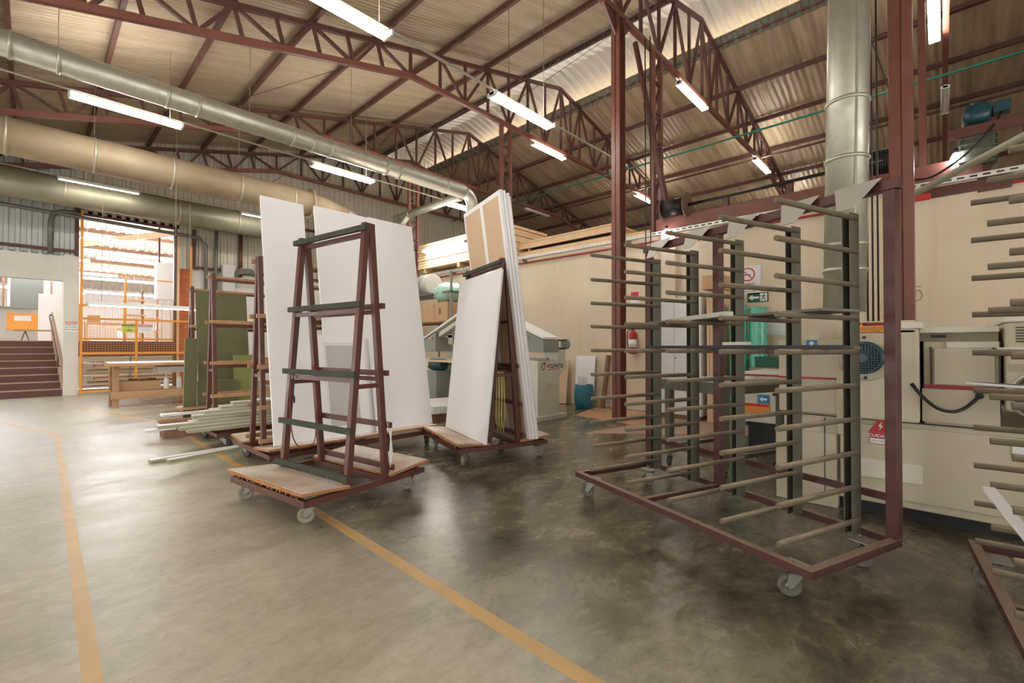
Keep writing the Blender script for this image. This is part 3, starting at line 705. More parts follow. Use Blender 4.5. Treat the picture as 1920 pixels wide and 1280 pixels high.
# three more runs behind and beside the camera light the near floor
for x, y, lb in ((-3.5, 1.0, 'fluorescent light left of the camera'), (-3.5, 6.5, 'fluorescent light over the walkway at far left'), (1.0, -3.5, 'fluorescent light behind the camera')):
    fixture('fluorescent_light', lb, (x, y, 5.0), 0, 1.55, .22, 2, grp=None)
for p, lb in (((-4.5, 10.75), 'grey conduit carrying the lights along the shiny duct'), ):
    line_thing('light_conduit', [(-2, 10.75, 5.68), (9.9, 10.75, 5.68)], .02, 'conduit', lb, 'conduit')
line_thing('light_conduit', [(-2, 5.5, 5.66), (9.9, 5.5, 5.66)], .022, 'conduit', 'grey conduit carrying the lights across the upper middle', 'conduit')
line_thing('light_conduit', [(-2.5, 15.1, 5.36), (6.9, 15.1, 5.36)], .012, 'conduit', 'thin conduit carrying the lights along the back duct', 'conduit')
for (x, y, z, lb) in ((8.40, 3.84, 3.50, 'round work lamp glowing under the rusty winch flange'), (8.42, -.15, 3.80, 'round work lamp glowing beside the green gearbox')):
    t = thing('work_lamp', lb, 'lamp', (x, y, z))
    obj('bulb', MB().lathe([(.001, -.06), (.04, -.045), (.055, 0), (.035, .05), (.02, .07)], (0, 0, 0), (0, 0, 1), 16), 'lamp_on', t)
    obj('socket', MB().cyl((0, 0, .07), (0, 0, .13), .025, 10), 'black', t)
# hanger wires of the ducts and lights
HW = ['the left end of the shiny duct', 'the middle of the shiny duct', 'the shiny duct above the white panels', 'the dusty tan duct at left', 'the dusty tan duct near its end', 'the left light of the upper run', 'the right end of the upper left light', 'the central light of the upper run', 'the light below the shiny duct at left', 'the light below the shiny duct at centre', 'the low light over the workbench']
for k, (x, y, z0, z1) in enumerate(((.25, 9.8, 5.87, 6.7), (2.9, 9.8, 5.87, 7.2), (5.0, 9.8, 5.87, 7.9), (.86, 12.6, 5.55, 6.7), (3.5, 12.6, 5.55, 7.4), (1.9, 5.5, 5.7, 7.1), (3.2, 5.5, 5.7, 7.4), (6.7, 5.5, 5.7, 8.2), (1.8, 10.75, 5.7, 7.0), (5.9, 10.75, 5.7, 8.0), (2.2, 12.4, 2.3, 7.1))):
    line_thing('hanger_wire', [(x, y, z0), (x, y, z1)], .005, 'wire', 'thin steel wire hanging from the roof, holding ' + HW[k], 'wire', 'hanger wires', 6)
for k, (p, q) in enumerate((((4.4, 8.7, 7.0), (2.5, 9.8, 5.9)), ((6.2, 13.1, 7.4), (4.2, 12.6, 5.5)), ((9.9, 5, 9.2), (8.6, 8.6, 7.6)), ((5.2, 5, 7.6), (9.0, 8.6, 7.4)), ((8.9, 4.3, 7.3), (12.5, 6.2, 6.6)))):
    line_thing('hanger_wire', [p, q], .006, 'cable', 'slanting thin steel stay wire ' + ('holding the shiny duct at left', 'holding the dusty tan duct', 'crossing near the ridge', 'above the central light', 'right of the tall column')[k], 'wire', 'slanting stay wires', 6)
# hall behind
k = 0
HL = ['first one inside the lift opening', 'second down the lift opening', 'third down the lift opening', 'over the head of the stairs', 'over the stairs at the left', 'in the row over the middle benches', 'right of the middle row', 'middle distance above the stairs', 'far row right of centre', 'far row at the left', 'far row above the stairs', 'far row at the right end', 'behind the grey machine at the left', 'high at the right of the lift opening', 'left edge of the lift opening']
for x, y, z in ((1.75, 18.9, 4.62), (3.35, 24, 5.05), (2.8, 22, 4.5), (.2, 22, 4.35), (-1.3, 21, 4.3), (2.0, 27, 4.3), (4.2, 27, 4.3), (-.3, 26, 4.1), (3.0, 30.5, 4.0), (-1.5, 29.5, 3.9), (0.6, 30.5, 3.9), (5.3, 30.5, 4.0), (-1.0, 24, 4.2), (5.4, 23, 4.4), (1.2, 24.6, 4.2)):
    fixture('hall_light', 'long fluorescent light in the bright hall, ' + HL[k], (x, y, z), 0, 2.4 if y > 20 else 1.5, .22, 2, tube='tube_far', grp='lights of the hall behind', wires=6.885 + (y - 17.2) * dz - z); k += 1
# ================================================================ CASTERS
_caster_cache = {}
def caster(parent, x, y, top, ang=0.0, tread='caster_cream', r=.06):
    """swivel caster: plate, fork and wheel; wheel touches z=0, plate touches z=top"""
    key = (tread, round(top, 3), r)
    if key not in _caster_cache:
        b = MB(); b.box(-.045, .045, -.04, .04, top - .006, top); b.cyl((0, 0, top - .03), (0, 0, top - .006), .024, 14)
        for s in (-1, 1):
            b.prism([(-.035, s*.024, top - .03), (.035, s*.024, top - .03), (.045, s*.024, r + .01), (.03, s*.024, r - .016), (.012, s*.024, r + .0)], (0, s*.004, 0))
        b.box(-.035, .035, -.028, .028, top - .034, top - .028)
        b.cyl((.028, -.034, r), (.028, .034, r), .008, 8)
        fork = b.mesh('fork', 'zinc'); bm_fix(fork)
        w = MB().lathe([(.012, -.019), (r*.62, -.014), (r*.66, -.018), (r*.93, -.018), (r, -.011), (r, .011), (r*.93, .018), (r*.66, .018), (r*.62, .014), (.012, .019)], (.028, 0, r), (0, 1, 0), 28)
        wm = w.mesh('wheel', tread); bm_fix(wm)
        h = MB().lathe([(.001, -.023), (.02, -.022), (.024, -.012), (.024, .012), (.02, .022), (.001, .023)], (.028, 0, r), (0, 1, 0), 16)
        hm = h.mesh('hub', 'zinc'); bm_fix(hm)
        _caster_cache[key] = (fork, wm, hm)
    fork, wm, hm = _caster_cache[key]
    c = bpy.data.objects.new('caster', fork); COL.objects.link(c); c.parent = parent; c.location = (x, y, 0); c.rotation_euler = (0, 0, ang)
    for nm, me in (('wheel', wm), ('hub', hm)):
        o = bpy.data.objects.new(nm, me); COL.objects.link(o); o.parent = c
    return c

# ================================================================ A-FRAME TROLLEYS
def trolley(label, loc, rz_, W=1.17, LN=1.12, ys=(.035, .97), bars='green_rubber', levels=(2.26, 1.64, 1.08, .64, .28), apex=2.30, angs=(0.3, -.2, .8, 2.4), tread='caster_cream', both=True, mid_rail=True, over=.06):
    t = thing('a_frame_trolley', label, 'trolley', loc, rz_, 'A-frame panel trolleys')
    b = MB(); z0, z1 = .15, .20
    b.box(0, W, 0, .04, z0, z1); b.box(0, W, LN - .04, LN, z0, z1); b.box(0, .04, .04, LN - .04, z0, z1); b.box(W - .04, W, .04, LN - .04, z0, z1)
    b.box(.36, .40, .04, LN - .04, z0, z1); b.box(.73, .77, .04, LN - .04, z0, z1)
    obj('base_frame', b, 'maroon', t, bevel=.003)
    for side in (0, 1):
        e = MB(); tp = MB(); x0, x1 = (-.03, .37) if side == 0 else (W + .03, .76)
        zo, zi = z1 + .045, z1 + .006
        rnd = random.Random(side + int(loc[0] * 100)); n = 26
        def edge(xx, yy, z): return (xx, yy, z)
        for b_, th0, th1, ins in ((e, 0, .018, 0), (tp, .018, .024, .012)):
            xs = sorted((x0, x1)); sgn = 1 if side == 0 else -1
            xo, xi = x0 + sgn * ins, x1
            def zz(x): return zi + (zo - zi) * (x - x1) / (x0 - x1)
            y0, y1 = -.02 + ins, LN + .01 - ins
            b_.add([(xo, y0, zz(xo) + th0), (xi, y0, zz(xi) + th0), (xi, y1, zz(xi) + th0), (xo, y1, zz(xo) + th0),
                    (xo, y0, zz(xo) + th1), (xi, y0, zz(xi) + th1), (xi, y1, zz(xi) + th1), (xo, y1, zz(xo) + th1)],
                   [(3, 2, 1, 0), (4, 5, 6, 7), (0, 1, 5, 4), (1, 2, 6, 5), (2, 3, 7, 6), (3, 0, 4, 7)])
        # frayed wood fibres along the outer edge
        for k in range(46):
            yy = rnd.uniform(-.02, LN); l = rnd.uniform(.008, .03)
            e.bar((x0, yy, zo + .004), (x0 + sgn * -l * .5, yy + rnd.uniform(-.02, .02), zo - l * .6), .004, .003)
        dk = obj('deck_board', e, 'deck_edge', t); obj('worn_facing', tp, 'deck_top', dk)
        wd = MB(); wd.box(min(x0, x0 + sgn*.05) + .0, max(x0, x0 + sgn*.05), .1, LN - .1, z1, zo - .006) if False else None
    xa, xb, xm = .375, .75, .565
    for y in ys:
        for x, s in ((xa, -1), (xb, 1)):
            obj('leg', MB().bar((x, y, z1 - .02), (xm + s * .022, y, apex), .052, .048, (0, 1, 0)), 'maroon', t, bevel=.003)
        obj('apex_plate', MB().box(xm - .05, xm + .05, y - .023, y + .023, apex - .05, apex + .01), 'maroon', t)
    def xat(z, s): 
        f = (z - z1) / (apex - z1); x = xa if s < 0 else xb
        return x + (xm + s * .022 - x) * f
    for z in levels:
        for s in (-1, 1):
            if s > 0 and not both: continue
            x = xat(z, s) + s * .040
            if z == levels[0] and s > 0: continue
            o = obj('crossbar', MB().bar((x, ys[0] - over, z), (x, ys[1] + over, z), .032, .046), bars if (s < 0 or bars == 'wood') else 'maroon', t, bevel=.003)
    obj('spreader', MB().bar((xm, ys[0], levels[0] - .035), (xm, ys[1], levels[0] - .035), .035, .035), 'maroon', t)
    for z in (levels[1] - .0, levels[2]):
        if mid_rail:
            for s in (-1, 1): obj('spreader', MB().bar((xat(z, s) + s*.01, ys[0], z - .05), (xat(z, s) + s*.01, ys[1], z - .05), .03, .035), 'maroon', t)
    for y in ys:
        z = .98; obj('tie', MB().bar((xat(z, -1), y, z), (xat(z, 1), y, z), .03, .035), 'maroon', t)
    for (x, y), a in zip(((.11, .10), (W - .09, .10), (.11, LN - .10), (W - .09, LN - .10)), angs):
        caster(t, x, y, z0, a, tread)
    return t
T1 = trolley('empty front A-frame trolley with dark green crossbars and worn board decks', (1.337, 3.294, 0), R(8.3), angs=(2.55, 1.9, 2.7, .5))
T3 = trolley('A-frame trolley carrying the glossy white panel and the stack of beige-backed panels', (3.155, 3.776, 0), R(-19), W=1.13, LN=1.20, ys=(.035, 1.05), angs=(-2.2, -1.0, -1.8, .6))
T2 = trolley('long A-frame trolley carrying the three tallest white panels', (1.66, 6.12, 0), R(-90), W=1.19, LN=2.08, ys=(.09, 1.95), bars='wood', angs=(.4, 2.6, .2, 2.2), tread='rubber_dark')
T4 = trolley('A-frame trolley behind the stack of pale slats, with light wooden crossbars', (1.62, 7.84, 0), R(-90), W=1.19, LN=2.1, ys=(.09, 1.95), bars='wood', angs=(.4, .9, .2, 2.2), tread='rubber_dark')
T5 = trolley('farthest A-frame trolley, holding the olive green boards', (1.75, 9.67, 0), R(-90), W=1.19, LN=2.1, ys=(.09, 1.95), bars='wood', angs=(.4, .9, .2, 2.2), tread='rubber_dark')
TG = 'things'
# cords on the front trolley
def cord(name, parent_label, pts, r, m, cat='cord'):
    return line_thing(name, sm(pts, 5), r, m, parent_label, cat, n=6)
def tw(T, x, y, z):   # point in a trolley's own frame -> world
    a = T.rotation_euler[2]; return (T.location[0] + x * math.cos(a) - y * math.sin(a), T.location[1] + x * math.sin(a) + y * math.cos(a), z)
cord('black_string', 'thin black cord hanging in a loop from the front trolley',
     [tw(T1, .52, .93, 1.62), tw(T1, .47, .90, 1.57), tw(T1, .46, .90, 1.45), tw(T1, .43, .88, 1.2), tw(T1, .40, .86, 1.0), tw(T1, .40, .85, .85), tw(T1, .41, .86, .80), tw(T1, .42, .87, .84), tw(T1, .40, .86, .88)], .005, 'black')
cord('red_string', 'dark red cord looped low between the far legs of the front trolley',
     [tw(T1, .40, .90, 1.07), tw(T1, .385, .88, .9), tw(T1, .385, .87, .62), tw(T1, .42, .87, .46), tw(T1, .50, .88, .38), tw(T1, .62, .90, .40), tw(T1, .66, .92, .55), tw(T1, .68, .93, .9), tw(T1, .66, .93, 1.05)], .005, 'cord_red')
cord('red_rope', 'short red rope wound round the right far leg of the front trolley',
     [tw(T1, .672 + .030 * math.cos(k * 1.2), .97 + .030 * math.sin(k * 1.2), 1.13 - k * .004) for k in range(22)], .004, 'sign_red')
o = obj('tape_strip', MB().prism([tw(T1, .73, -.005, .66), tw(T1, .78, -.005, .66), tw(T1, .775, -.005, .52), tw(T1, .79, -.005, .42), tw(T1, .765, -.005, .28), tw(T1, .755, -.005, .42), tw(T1, .765, -.005, .52)], (.002, -.004, 0)), 'plastic_white')
tag(o, 'strip of torn white plastic on the right near leg of the front trolley', 'plastic strip')

# ================================================================ PANELS
def lean_panel(name, label, cat, p_foot, p_top_dir, width_dir, width, length, th, m='white_panel', grp=None, edge='panel_edge', offset=0.0, bevel=.003):
    """board standing on p_foot, lower edge along width_dir, leaning along p_top_dir; local x width, y length, z thickness"""
    wd = Vector(width_dir).normalized(); up = Vector(p_top_dir).normalized(); n = wd.cross(up).normalized()
    mt = Matrix((wd, up, n)).transposed().to_4x4(); mt.translation = Vector(p_foot) + n * offset
    t = bpy.data.objects.new(name, None); COL.objects.link(t); t.matrix_world = mt; t.empty_display_size = .1
    t['label'] = label; t['category'] = cat
    if grp: t['group'] = grp
    obj('facing', MB().box(.0, width, 0, length, -th + .004, 0), m, t, bevel=.002)
    b = MB(); b.box(-.001, width + .001, -.001, length + .001, -th, -th + .004)
    e = .004; b.box(-.002, 0, 0, length, -th + .002, -.002); b.box(width, width + .002, 0, length, -th + .002, -.002); b.box(0, width, length, length + .002, -th + .002, -.002)
    obj('edge_band', b, edge, t)
    return t
# three tall panels on the long trolley, facing the camera (-Y), feet at Y 5.07, leaning back
def back_lean(foot_y, foot_z, slope): return (0, slope, 1)
for x0, w, ln, lb, off in ((1.765, .475, 2.82, 'tall white panel at the left end of the long trolley', 0), (2.375, .70, 2.84, 'tall white panel in the middle of the long trolley, behind the door', 0), (3.10, .70, 2.85, 'tall white panel at the right end of the long trolley', 0)):
    lean_panel('white_sheet', lb, 'panel', (x0, 5.10, .255), (.012, .19, 1), (1, 0, 0), w, ln, .03, 'white_panel', 'tall white panels')
t = lean_panel('shaker_door', 'white framed cabinet door with grey centre leaning on the middle tall panel', 'door', (2.24, 5.03, .26), (0, .18, 1), (1, 0, 0), .60, 1.20, .022, 'white_panel')
b = MB(); b.box(0, .09, 0, 1.2, 0, .012); b.box(.51, .60, 0, 1.2, 0, .012); b.box(.09, .51, 0, .1, 0, .012); b.box(.09, .51, 1.1, 1.2, 0, .012)
obj('raised_border', b, 'panel_edge', t, bevel=.002); obj('centre_panel', MB().box(.12, .48, .13, 1.07, 0, .004), 'panel_grey', t)
t = lean_panel('narrow_sheet', 'narrow pale panel standing beside the cabinet door on the long trolley', 'panel', (2.92, 5.04, .26), (0, .18, 1), (1, 0, 0), .16, 1.16, .02, 'white_panel')
# glossy white panel on trolley three, leaning on its left side
u = Vector((math.cos(R(-19)), math.sin(R(-19)), 0)); v = Vector((-u.y, u.x, 0)); c3 = Vector((3.155, 3.776, 0))
def w3(x, y, z): return tuple(c3 + u * x + v * y + Vector((0, 0, z)))
lnv = u * (.205 / 1.97) + Vector((0, 0, 1))
lean_panel('glossy_sheet', 'glossy white panel leaning on the left side of the right-hand trolley', 'panel', w3(.255, 1.14, .247), lnv, -v, 1.27, 1.93, .012, 'gloss_panel')
lean_panel('glossy_sheet', 'second glossy white panel just behind the front glossy one', 'panel', w3(.272, 1.12, .247), lnv, -v, 1.24, 1.915, .012, 'gloss_panel')
# tall stack leaning over the apex from the right; local z faces left (u negative)
lnr = u * (-.135) + Vector((0, 0, 1))
for k in range(4):
    off = k * .034
    t = lean_panel('laminated_sheet', ['tall beige-backed panel with white stripe at the inner face of the stack', 'tall white panel second in the stack behind the beige-backed one', 'tall white panel third in the stack over the trolley', 'outermost tall white panel on the right of the stack'][k], 'panel',
                   w3(.845 + off, (1.03, 1.0, .99, 1.02)[k], .24), lnr, -v, (1.09, 1.07, 1.08, 1.07)[k], (2.84, 2.83, 2.80, 2.78)[k], .028, 'mdf_back' if k == 0 else 'white_panel', 'stack of tall panels on the right-hand trolley')
    if k == 0:
        b = MB(); b.box(0, .03, 0, 2.84, 0, .003); b.box(1.03, 1.09, 0, 2.84, 0, .003); b.box(.03, 1.03, 2.79, 2.84, 0, .003); b.box(.52, .60, 0, 2.79, 0, .003)
        obj('white_stripe', b, 'panel_edge', t)
pts = [w3(.66, .05, 1.02)]
b = MB()
for k in range(3):
    x = .50 + k * .035
    b.tube([w3(x, .10, 1.02), w3(x + .005, .10, .8), w3(x - .005, .1, .5), w3(x + .02, .1, .30), w3(x + .035, .1, .5), w3(x + .03, .1, .9), w3(x + .02, .1, 1.02)], .007, 6)
tag(obj('yellow_rope', b, 'rope'), 'yellow rope hanging inside the A-frame of the right-hand trolley', 'rope')
tag(obj('rail_rod', MB().cyl(w3(.40, .10, 1.03), w3(.70, .10, 1.03), .012, 8), 'maroon'), 'thin rod the yellow rope hangs from', 'rod')
tag(obj('inner_board', MB().prism([w3(.44, .55, .26), w3(.70, .55, .26), w3(.60, .55, 1.95), w3(.54, .55, 1.95)], tuple(v * .012)), 'wood_dark'), 'dark brown board standing inside the A-frame of the right-hand trolley', 'board')

# olive green boards on the far trolleys
G = 'olive green boards on the far trolley'
lean_panel('olive_board', 'large olive green board leaning on the far trolley', 'board', (1.86, 8.66, .25), (.02, .2, 1), (1, 0, 0), .76, 2.02, .018, 'mdf_olive', G, 'olive_slat')
lean_panel('olive_board', 'dark olive board propped at the left end of the far trolley', 'board', (1.60, 8.40, .22), (.08, .10, 1), (1, .1, 0), .17, 1.22, .018, 'mdf_olive', G, 'olive_slat')
lean_panel('olive_board', 'narrow bright olive board leaning right of the large one', 'board', (2.33, 8.50, .25), (0, .13, 1), (1, 0, 0), .36, .92, .018, 'mdf_olive_light', G, 'olive_slat')
lean_panel('olive_board', 'small olive board in front of the large one, light edged', 'board', (1.84, 8.55, .25), (0, .15, 1), (1, 0, 0), .54, .80, .018, 'mdf_olive', G, 'olive_slat')
lean_panel('olive_board', 'lowest olive board with a pale top edge, in front of the others', 'board', (1.80, 8.45, .25), (0, .1, 1), (1, 0, 0), .56, .52, .018, 'mdf_olive', G, 'olive_slat')
# stack of slats on the deck of trolley four, left ends uneven
rnd = random.Random(3)
zs = .265; gi = 0
ends = [[1.30, 1.52, 1.75], [1.22, 1.45, 1.6], [1.02, 1.35, 1.55], [1.42, 1.5, 1.7], [1.36, 1.6, 1.5], [1.48, 1.58, 1.8], [1.66, 1.85, 1.7], [1.80, 2.1, 1.95]]
for r_, row in enumerate(ends):
    for c_, xs in enumerate(row):
        if r_ > 5 and c_ == 2: continue
        y = 6.56 + c_ * .14 + rnd.uniform(-.01, .01) + r_ * .012
        t = thing('wooden_batten', 'pale grey-olive slat with white face, %s layer of the low stack, %s row' % (('lowest', 'second lowest', 'third lowest', 'fourth', 'fifth', 'third from top', 'second from top', 'top')[r_], ('front', 'middle', 'back')[c_]), 'slat', (xs, y, zs), R(rnd.uniform(-1.2, 1.2)), 'slats stacked behind the long trolley')
        Ln = 3.55 - xs; obj('core', MB().box(0, Ln, 0, .125, 0, .036), 'olive_slat', t); obj('white_face', MB().box(0, Ln, 0, .125, .036, .0395), 'white_panel', t)
    zs += .0405
for x, y, z, ln, a, lb in ((.93, 6.40, .006, 1.1, 8, 'long white slat lying on the floor in front of the stack'), (1.08, 6.30, .0, .9, 14, 'white profile end sticking out over the yellow line')):
    t = thing('loose_batten', lb, 'slat', (x, y, z), R(a)); obj('core', MB().box(0, ln, 0, .09, 0, .03), 'olive_slat', t); obj('white_face', MB().box(0, ln, 0, .09, .03, .0335), 'white_panel', t)
for x, y, z, ln, a, m, lb in ((1.30, 8.1, .30, 1.9, 2, 'white_panel', 'white plank on top of the low pile behind the slats'), (1.25, 8.05, .22, 1.8, -1, 'wood', 'orange-brown plank under the white one behind the slats'), (1.55, 8.25, .35, 2.1, 3, 'wood', 'brown board edge lying behind the slat stack'), (1.1, 7.95, .12, 1.7, 5, 'white_panel', 'white plank low in the pile nearest the walkway')):
    o = obj('plank', MB().box(0, ln, 0, .16, 0, .03), m, bevel=.002, loc=(x, y, z), rot=(0, 0, R(a))); tag(o, lb, 'plank', 'planks behind the slat stack')
o = obj('plank_support', MB().box(1.3, 3.2, 7.98, 8.3, 0, .22), 'wood_dark'); tag(o, 'dark wooden block under the planks behind the slats', 'block')

# ================================================================ DRYING RACKS
def rack(label, loc, rz_, angs):
    t = thing('drying_rack', label, 'drying rack', loc, rz_, 'cantilever drying racks')
    # local x: along the long side, local y: from the tips (0) to the posts (negative .87)
    LN, W = 2.02, .87; z0, z1 = .155, .20
    def f(x0, x1, y0, y1, a, c_): return MB().box(x0, x1, -y1, -y0, a, c_)
    b = MB(); b.box(0, LN, -.045, 0, z0, z1); b.box(0, LN, -W, -W + .045, z0, z1); b.box(0, .045, -W + .045, -.045, z0, z1); b.box(LN - .045, LN, -W + .045, -.045, z0, z1)
    obj('base_frame', b, 'maroon_dusty', t, bevel=.003)
    yp = -W + .03
    for x in (.03, LN * .60, LN - .03):
        obj('post', MB().box(x - .03, x + .03, yp - .035, yp + .025, z1, 2.21), 'maroon_deep', t, bevel=.003)
        obj('foot_gusset', MB().prism([(x - .003, yp - .035, z1), (x - .003, yp - .09, z1), (x - .003, yp - .035, .62)], (.006, 0, 0)), 'maroon_deep', t)
    obj('top_beam', MB().box(-.02, LN + .02, yp - .03, yp + .03, 2.21, 2.27), 'maroon_deep', t, bevel=.003)
    obj('brace_rail', MB().box(.05, LN - .05, yp - .03, yp + .0, .40, .44), 'maroon_deep', t)
    obj('cross_rail', MB().box(LN * .60 - .02, LN * .60 + .02, -W + .045, -.045, z0 + .01, z1 - .004), 'maroon_dusty', t)
    ux = [.19, .535, .955, 1.375, 1.80]
    for i, x in enumerate(ux):
        yu = yp + .105
        up = obj('upright', MB().chan((x, yu, z1 - .01), (x, yu, 2.10), .046, .095, .005, (0, 1, 0)), 'rack_steel', t)
        obj('gusset_plate', MB().prism([(x - .13, yp + .035, 2.285), (x + .12, yp + .035, 2.285), (x + .04, yu + .065, 2.11), (x - .045, yu + .065, 2.11)], (0, .004, .003)), 'gusset', up)
        for k in range(10):
            z = .27 + .2 * k
            obj('arm', MB().cyl((x - .02, yu - .02, z), (x - .02, yu - .02 + .755, z + rnd.uniform(-.004, .004)), .0155, 12), 'arm_dusty', t)
    for (x, y), a in zip(((.13, -.08), (LN - .12, -.08), (.13, -W + .10), (LN - .12, -W + .10)), angs):
        caster(t, x, y, z0, a, 'rubber_grey', .056)
        o = obj('caster_plate', MB().box(x - .07, x + .07, y - .07, y + .07, z0, z0 + .006), 'gusset', t)
        obj('bolt', MB().cyl((x + .04, y + (.04 if y > -.4 else -.0), z0), (x + .04, y + (.04 if y > -.4 else -.0), z0 + .03), .007, 8), 'zinc', t)
    return t
K1 = rack('large maroon and grey drying rack with empty round arms at centre right', (2.63, .47, 0), R(70), (.75, .85, .5, .6))
K2 = rack('second drying rack cut off by the right edge of the view', (1.69, -.28, 0), R(5.2), (1.5, 1.7, 1.5, 1.4))
def kp(K, x, y, z):
    a = K.rotation_euler[2]; return (K.location[0] + x * math.cos(a) - y * math.sin(a), K.location[1] + x * math.sin(a) + y * math.cos(a), z)
def on_rack(K, name, label, cat, x, y, z, ln, w, th, a, m, grp=None):
    o = obj(name, MB().box(0, ln, -w/2, w/2, 0, th), m, bevel=.002, loc=kp(K, x, y, z), rot=(0, 0, K.rotation_euler[2] + R(a)))
    return tag(o, label, cat, grp)
on_rack(K1, 'board', 'grey dusty board lying across arms at head height on the drying rack', 'board', .03, -.33, 1.487, 1.42, .30, .016, -6, 'rack_steel')
on_rack(K1, 'board', 'light dusty slat lying beside the grey board across the rack arms', 'board', .55, -.12, 1.487, .75, .06, .03, -20, 'gusset')
on_rack(K1, 'profile', 'dark steel profile lying across the arms at eye level on the rack', 'metal profile', -.05, -.22, 1.287, 1.52, .05, .022, -4, 'black')
on_rack(K1, 'profile', 'second dark profile further back on the same rack arms', 'metal profile', .0, -.42, 1.287, 1.60, .06, .016, -2, 'rack_steel')
on_rack(K1, 'sample_strip', 'short bundle of pale moulding samples on the eye level rack arms', 'moulding', .45, -.16, 1.310, .17, .05, .02, -4, 'gusset')
for k in range(5):
    on_rack(K2, 'white_batten', ['lowest', 'second', 'third', 'fourth', 'uppermost'][k] + ' white slat of the fan on the middle arms of the right-edge rack', 'slat', 1.45 + .05 * k, -.45 - .015 * k, 1.087 + (k % 2) * .0, .62, .04, .014, 38 + 4 * k, 'white_panel', 'white slats on the right-edge rack')
on_rack(K2, 'white_strip', 'flat white strip lying on arms just below eye level at the right edge', 'strip', 1.2, -.25, 1.287, .65, .08, .010, 10, 'white_panel')
for k, (p, q) in enumerate((((3.02, -.15, .655), (2.40, -.30, .50)), ((2.93, -.15, .66), (2.25, -.30, .52)))):
    o = obj('white_batten', MB().bar(p, q, .040, .010), 'white_panel'); tag(o, ['far', 'near'][k] + ' one of two white strips slanting through the low arms of the right-edge rack', 'strip', 'white strips in the right-edge rack')
# ================================================================ SIGNS
RX = (R(90), 0, R(-90))      # plate on a wall seen looking along +X
RY = (R(90), 0, 0)           # plate on a wall seen looking along +Y
def sign(label, cat, loc, rot, w, h, m, name='sign', grp=None):
    t = bpy.data.objects.new(name, None); COL.objects.link(t); t.location = loc; t.rotation_euler = rot; t.empty_display_size = .1
    t['label'] = label; t['category'] = cat
    if grp: t['group'] = grp
    obj('plate', MB().box(-w/2, w/2, -h/2, h/2, 0, .004), m, t)
    return t
def plate(t, x0, x1, y0, y1, m, z=.0045, name='colour_field'): return obj(name, MB().box(x0, x1, y0, y1, z - .001, z), m, t)
def poly(t, pts, m, z=.005, name='symbol'): return obj(name, MB().prism([(x, y, z) for x, y in pts], (0, 0, .001)), m, t)
# column sign
t = sign('white sign with red heading about the goods lift on the white column', 'sign', (.74, 16.955, 1.84), RY, .25, .27, 'sign_white')
plate(t, -.125, .125, .08, .135, 'sign_red'); lettering(t, 'ATENÇÃO', .058, 'sign_white', 0, .106, .005, .001)
for k, s in enumerate(('ELEVADOR', 'EXCLUSIVO', 'PARA CARGA')): lettering(t, s, .042, 'black', 0, .045 - .062 * k, .005, .0006)
# fence signs
t = sign('yellow-green weight limit sign on the yellow wire fence', 'sign', (1.93, 16.86, 1.83), RY, .34, .26, 'sign_yellow')
plate(t, -.16, .16, .06, .115, 'black'); lettering(t, 'ATENÇÃO', .062, 'sign_yellow', 0, .088, .006, .001)
lettering(t, 'CARGA MÁXIMA PERMITIDA', .024, 'black', 0, .035); lettering(t, 'DE ATÉ', .024, 'black', 0, .0); lettering(t, '1.000', .085, 'black', -.03, -.065, .005, .001); lettering(t, 'Kg', .04, 'black', .12, -.08)
t = sign('white caution sign with red heading on the yellow wire fence', 'sign', (2.29, 16.86, 1.83), RY, .34, .26, 'sign_white')
plate(t, -.16, .16, .05, .115, 'sign_red'); lettering(t, 'CUIDADO', .062, 'sign_white', 0, .082, .006, .001)
for k, s in enumerate(('MANTENHA A PORTA', 'FECHADA AO UTILIZAR', 'O ELEVADOR')): lettering(t, s, .026, 'black', 0, .02 - .04 * k)
# no smoking
t = sign('white no smoking notice on the cream wall behind the drying rack', 'sign', (8.594, 2.46, 2.46), RX, .42, .50, 'paper')
b = MB(); n = 32
b.add([(.12 * q * math.cos(2*PI*k/n), .10 + .12 * q * math.sin(2*PI*k/n), .006) for q in (1, .82) for k in range(n)], [(k, (k+1) % n, n + (k+1) % n, n + k) for k in range(n)])
b.prism([(-.085, .172, .006), (-.072, .185, .006), (.085, .028, .006), (.072, .015, .006)], (0, 0, .001)); obj('prohibition_ring', b, 'sign_red', t)
plate(t, -.06, .05, .085, .10, 'black', .0055, 'cigarette')
lettering(t, 'PROIBIDO', .05, 'black', 0, -.07, .005, .0006); lettering(t, 'FUMAR', .05, 'black', 0, -.13, .005, .0006); lettering(t, 'LEI FEDERAL 9.294/96', .028, 'black', 0, -.2)
# exit sign
t = sign('green emergency exit sign with arrow and running figure', 'sign', (8.594, 2.30, 2.15), RX, .33, .165, 'sign_green', 'exit_sign')
poly(t, [(-.15, 0), (-.08, .05), (-.08, .018), (.02, .018), (.02, -.018), (-.08, -.018), (-.08, -.05)], 'sign_white', name='arrow')
plate(t, .035, .145, -.065, .07, 'sign_white')
b = MB()
for p, q in (((.095, .045), (.085, -.005)), ((.085, -.005), (.11, -.03)), ((.11, -.03), (.125, -.055)), ((.085, -.005), (.07, -.035)), ((.07, -.035), (.045, -.04)), ((.09, .03), (.06, .015)), ((.06, .015), (.05, .03)), ((.09, .03), (.12, .01))):
    b.bar((p[0], p[1], .0065), (q[0], q[1], .0065), .013, .001, (0, 0, 1))
b.cyl((.10, .057, .006), (.10, .057, .007), .010, 12); obj('running_figure', b, 'sign_green', t)
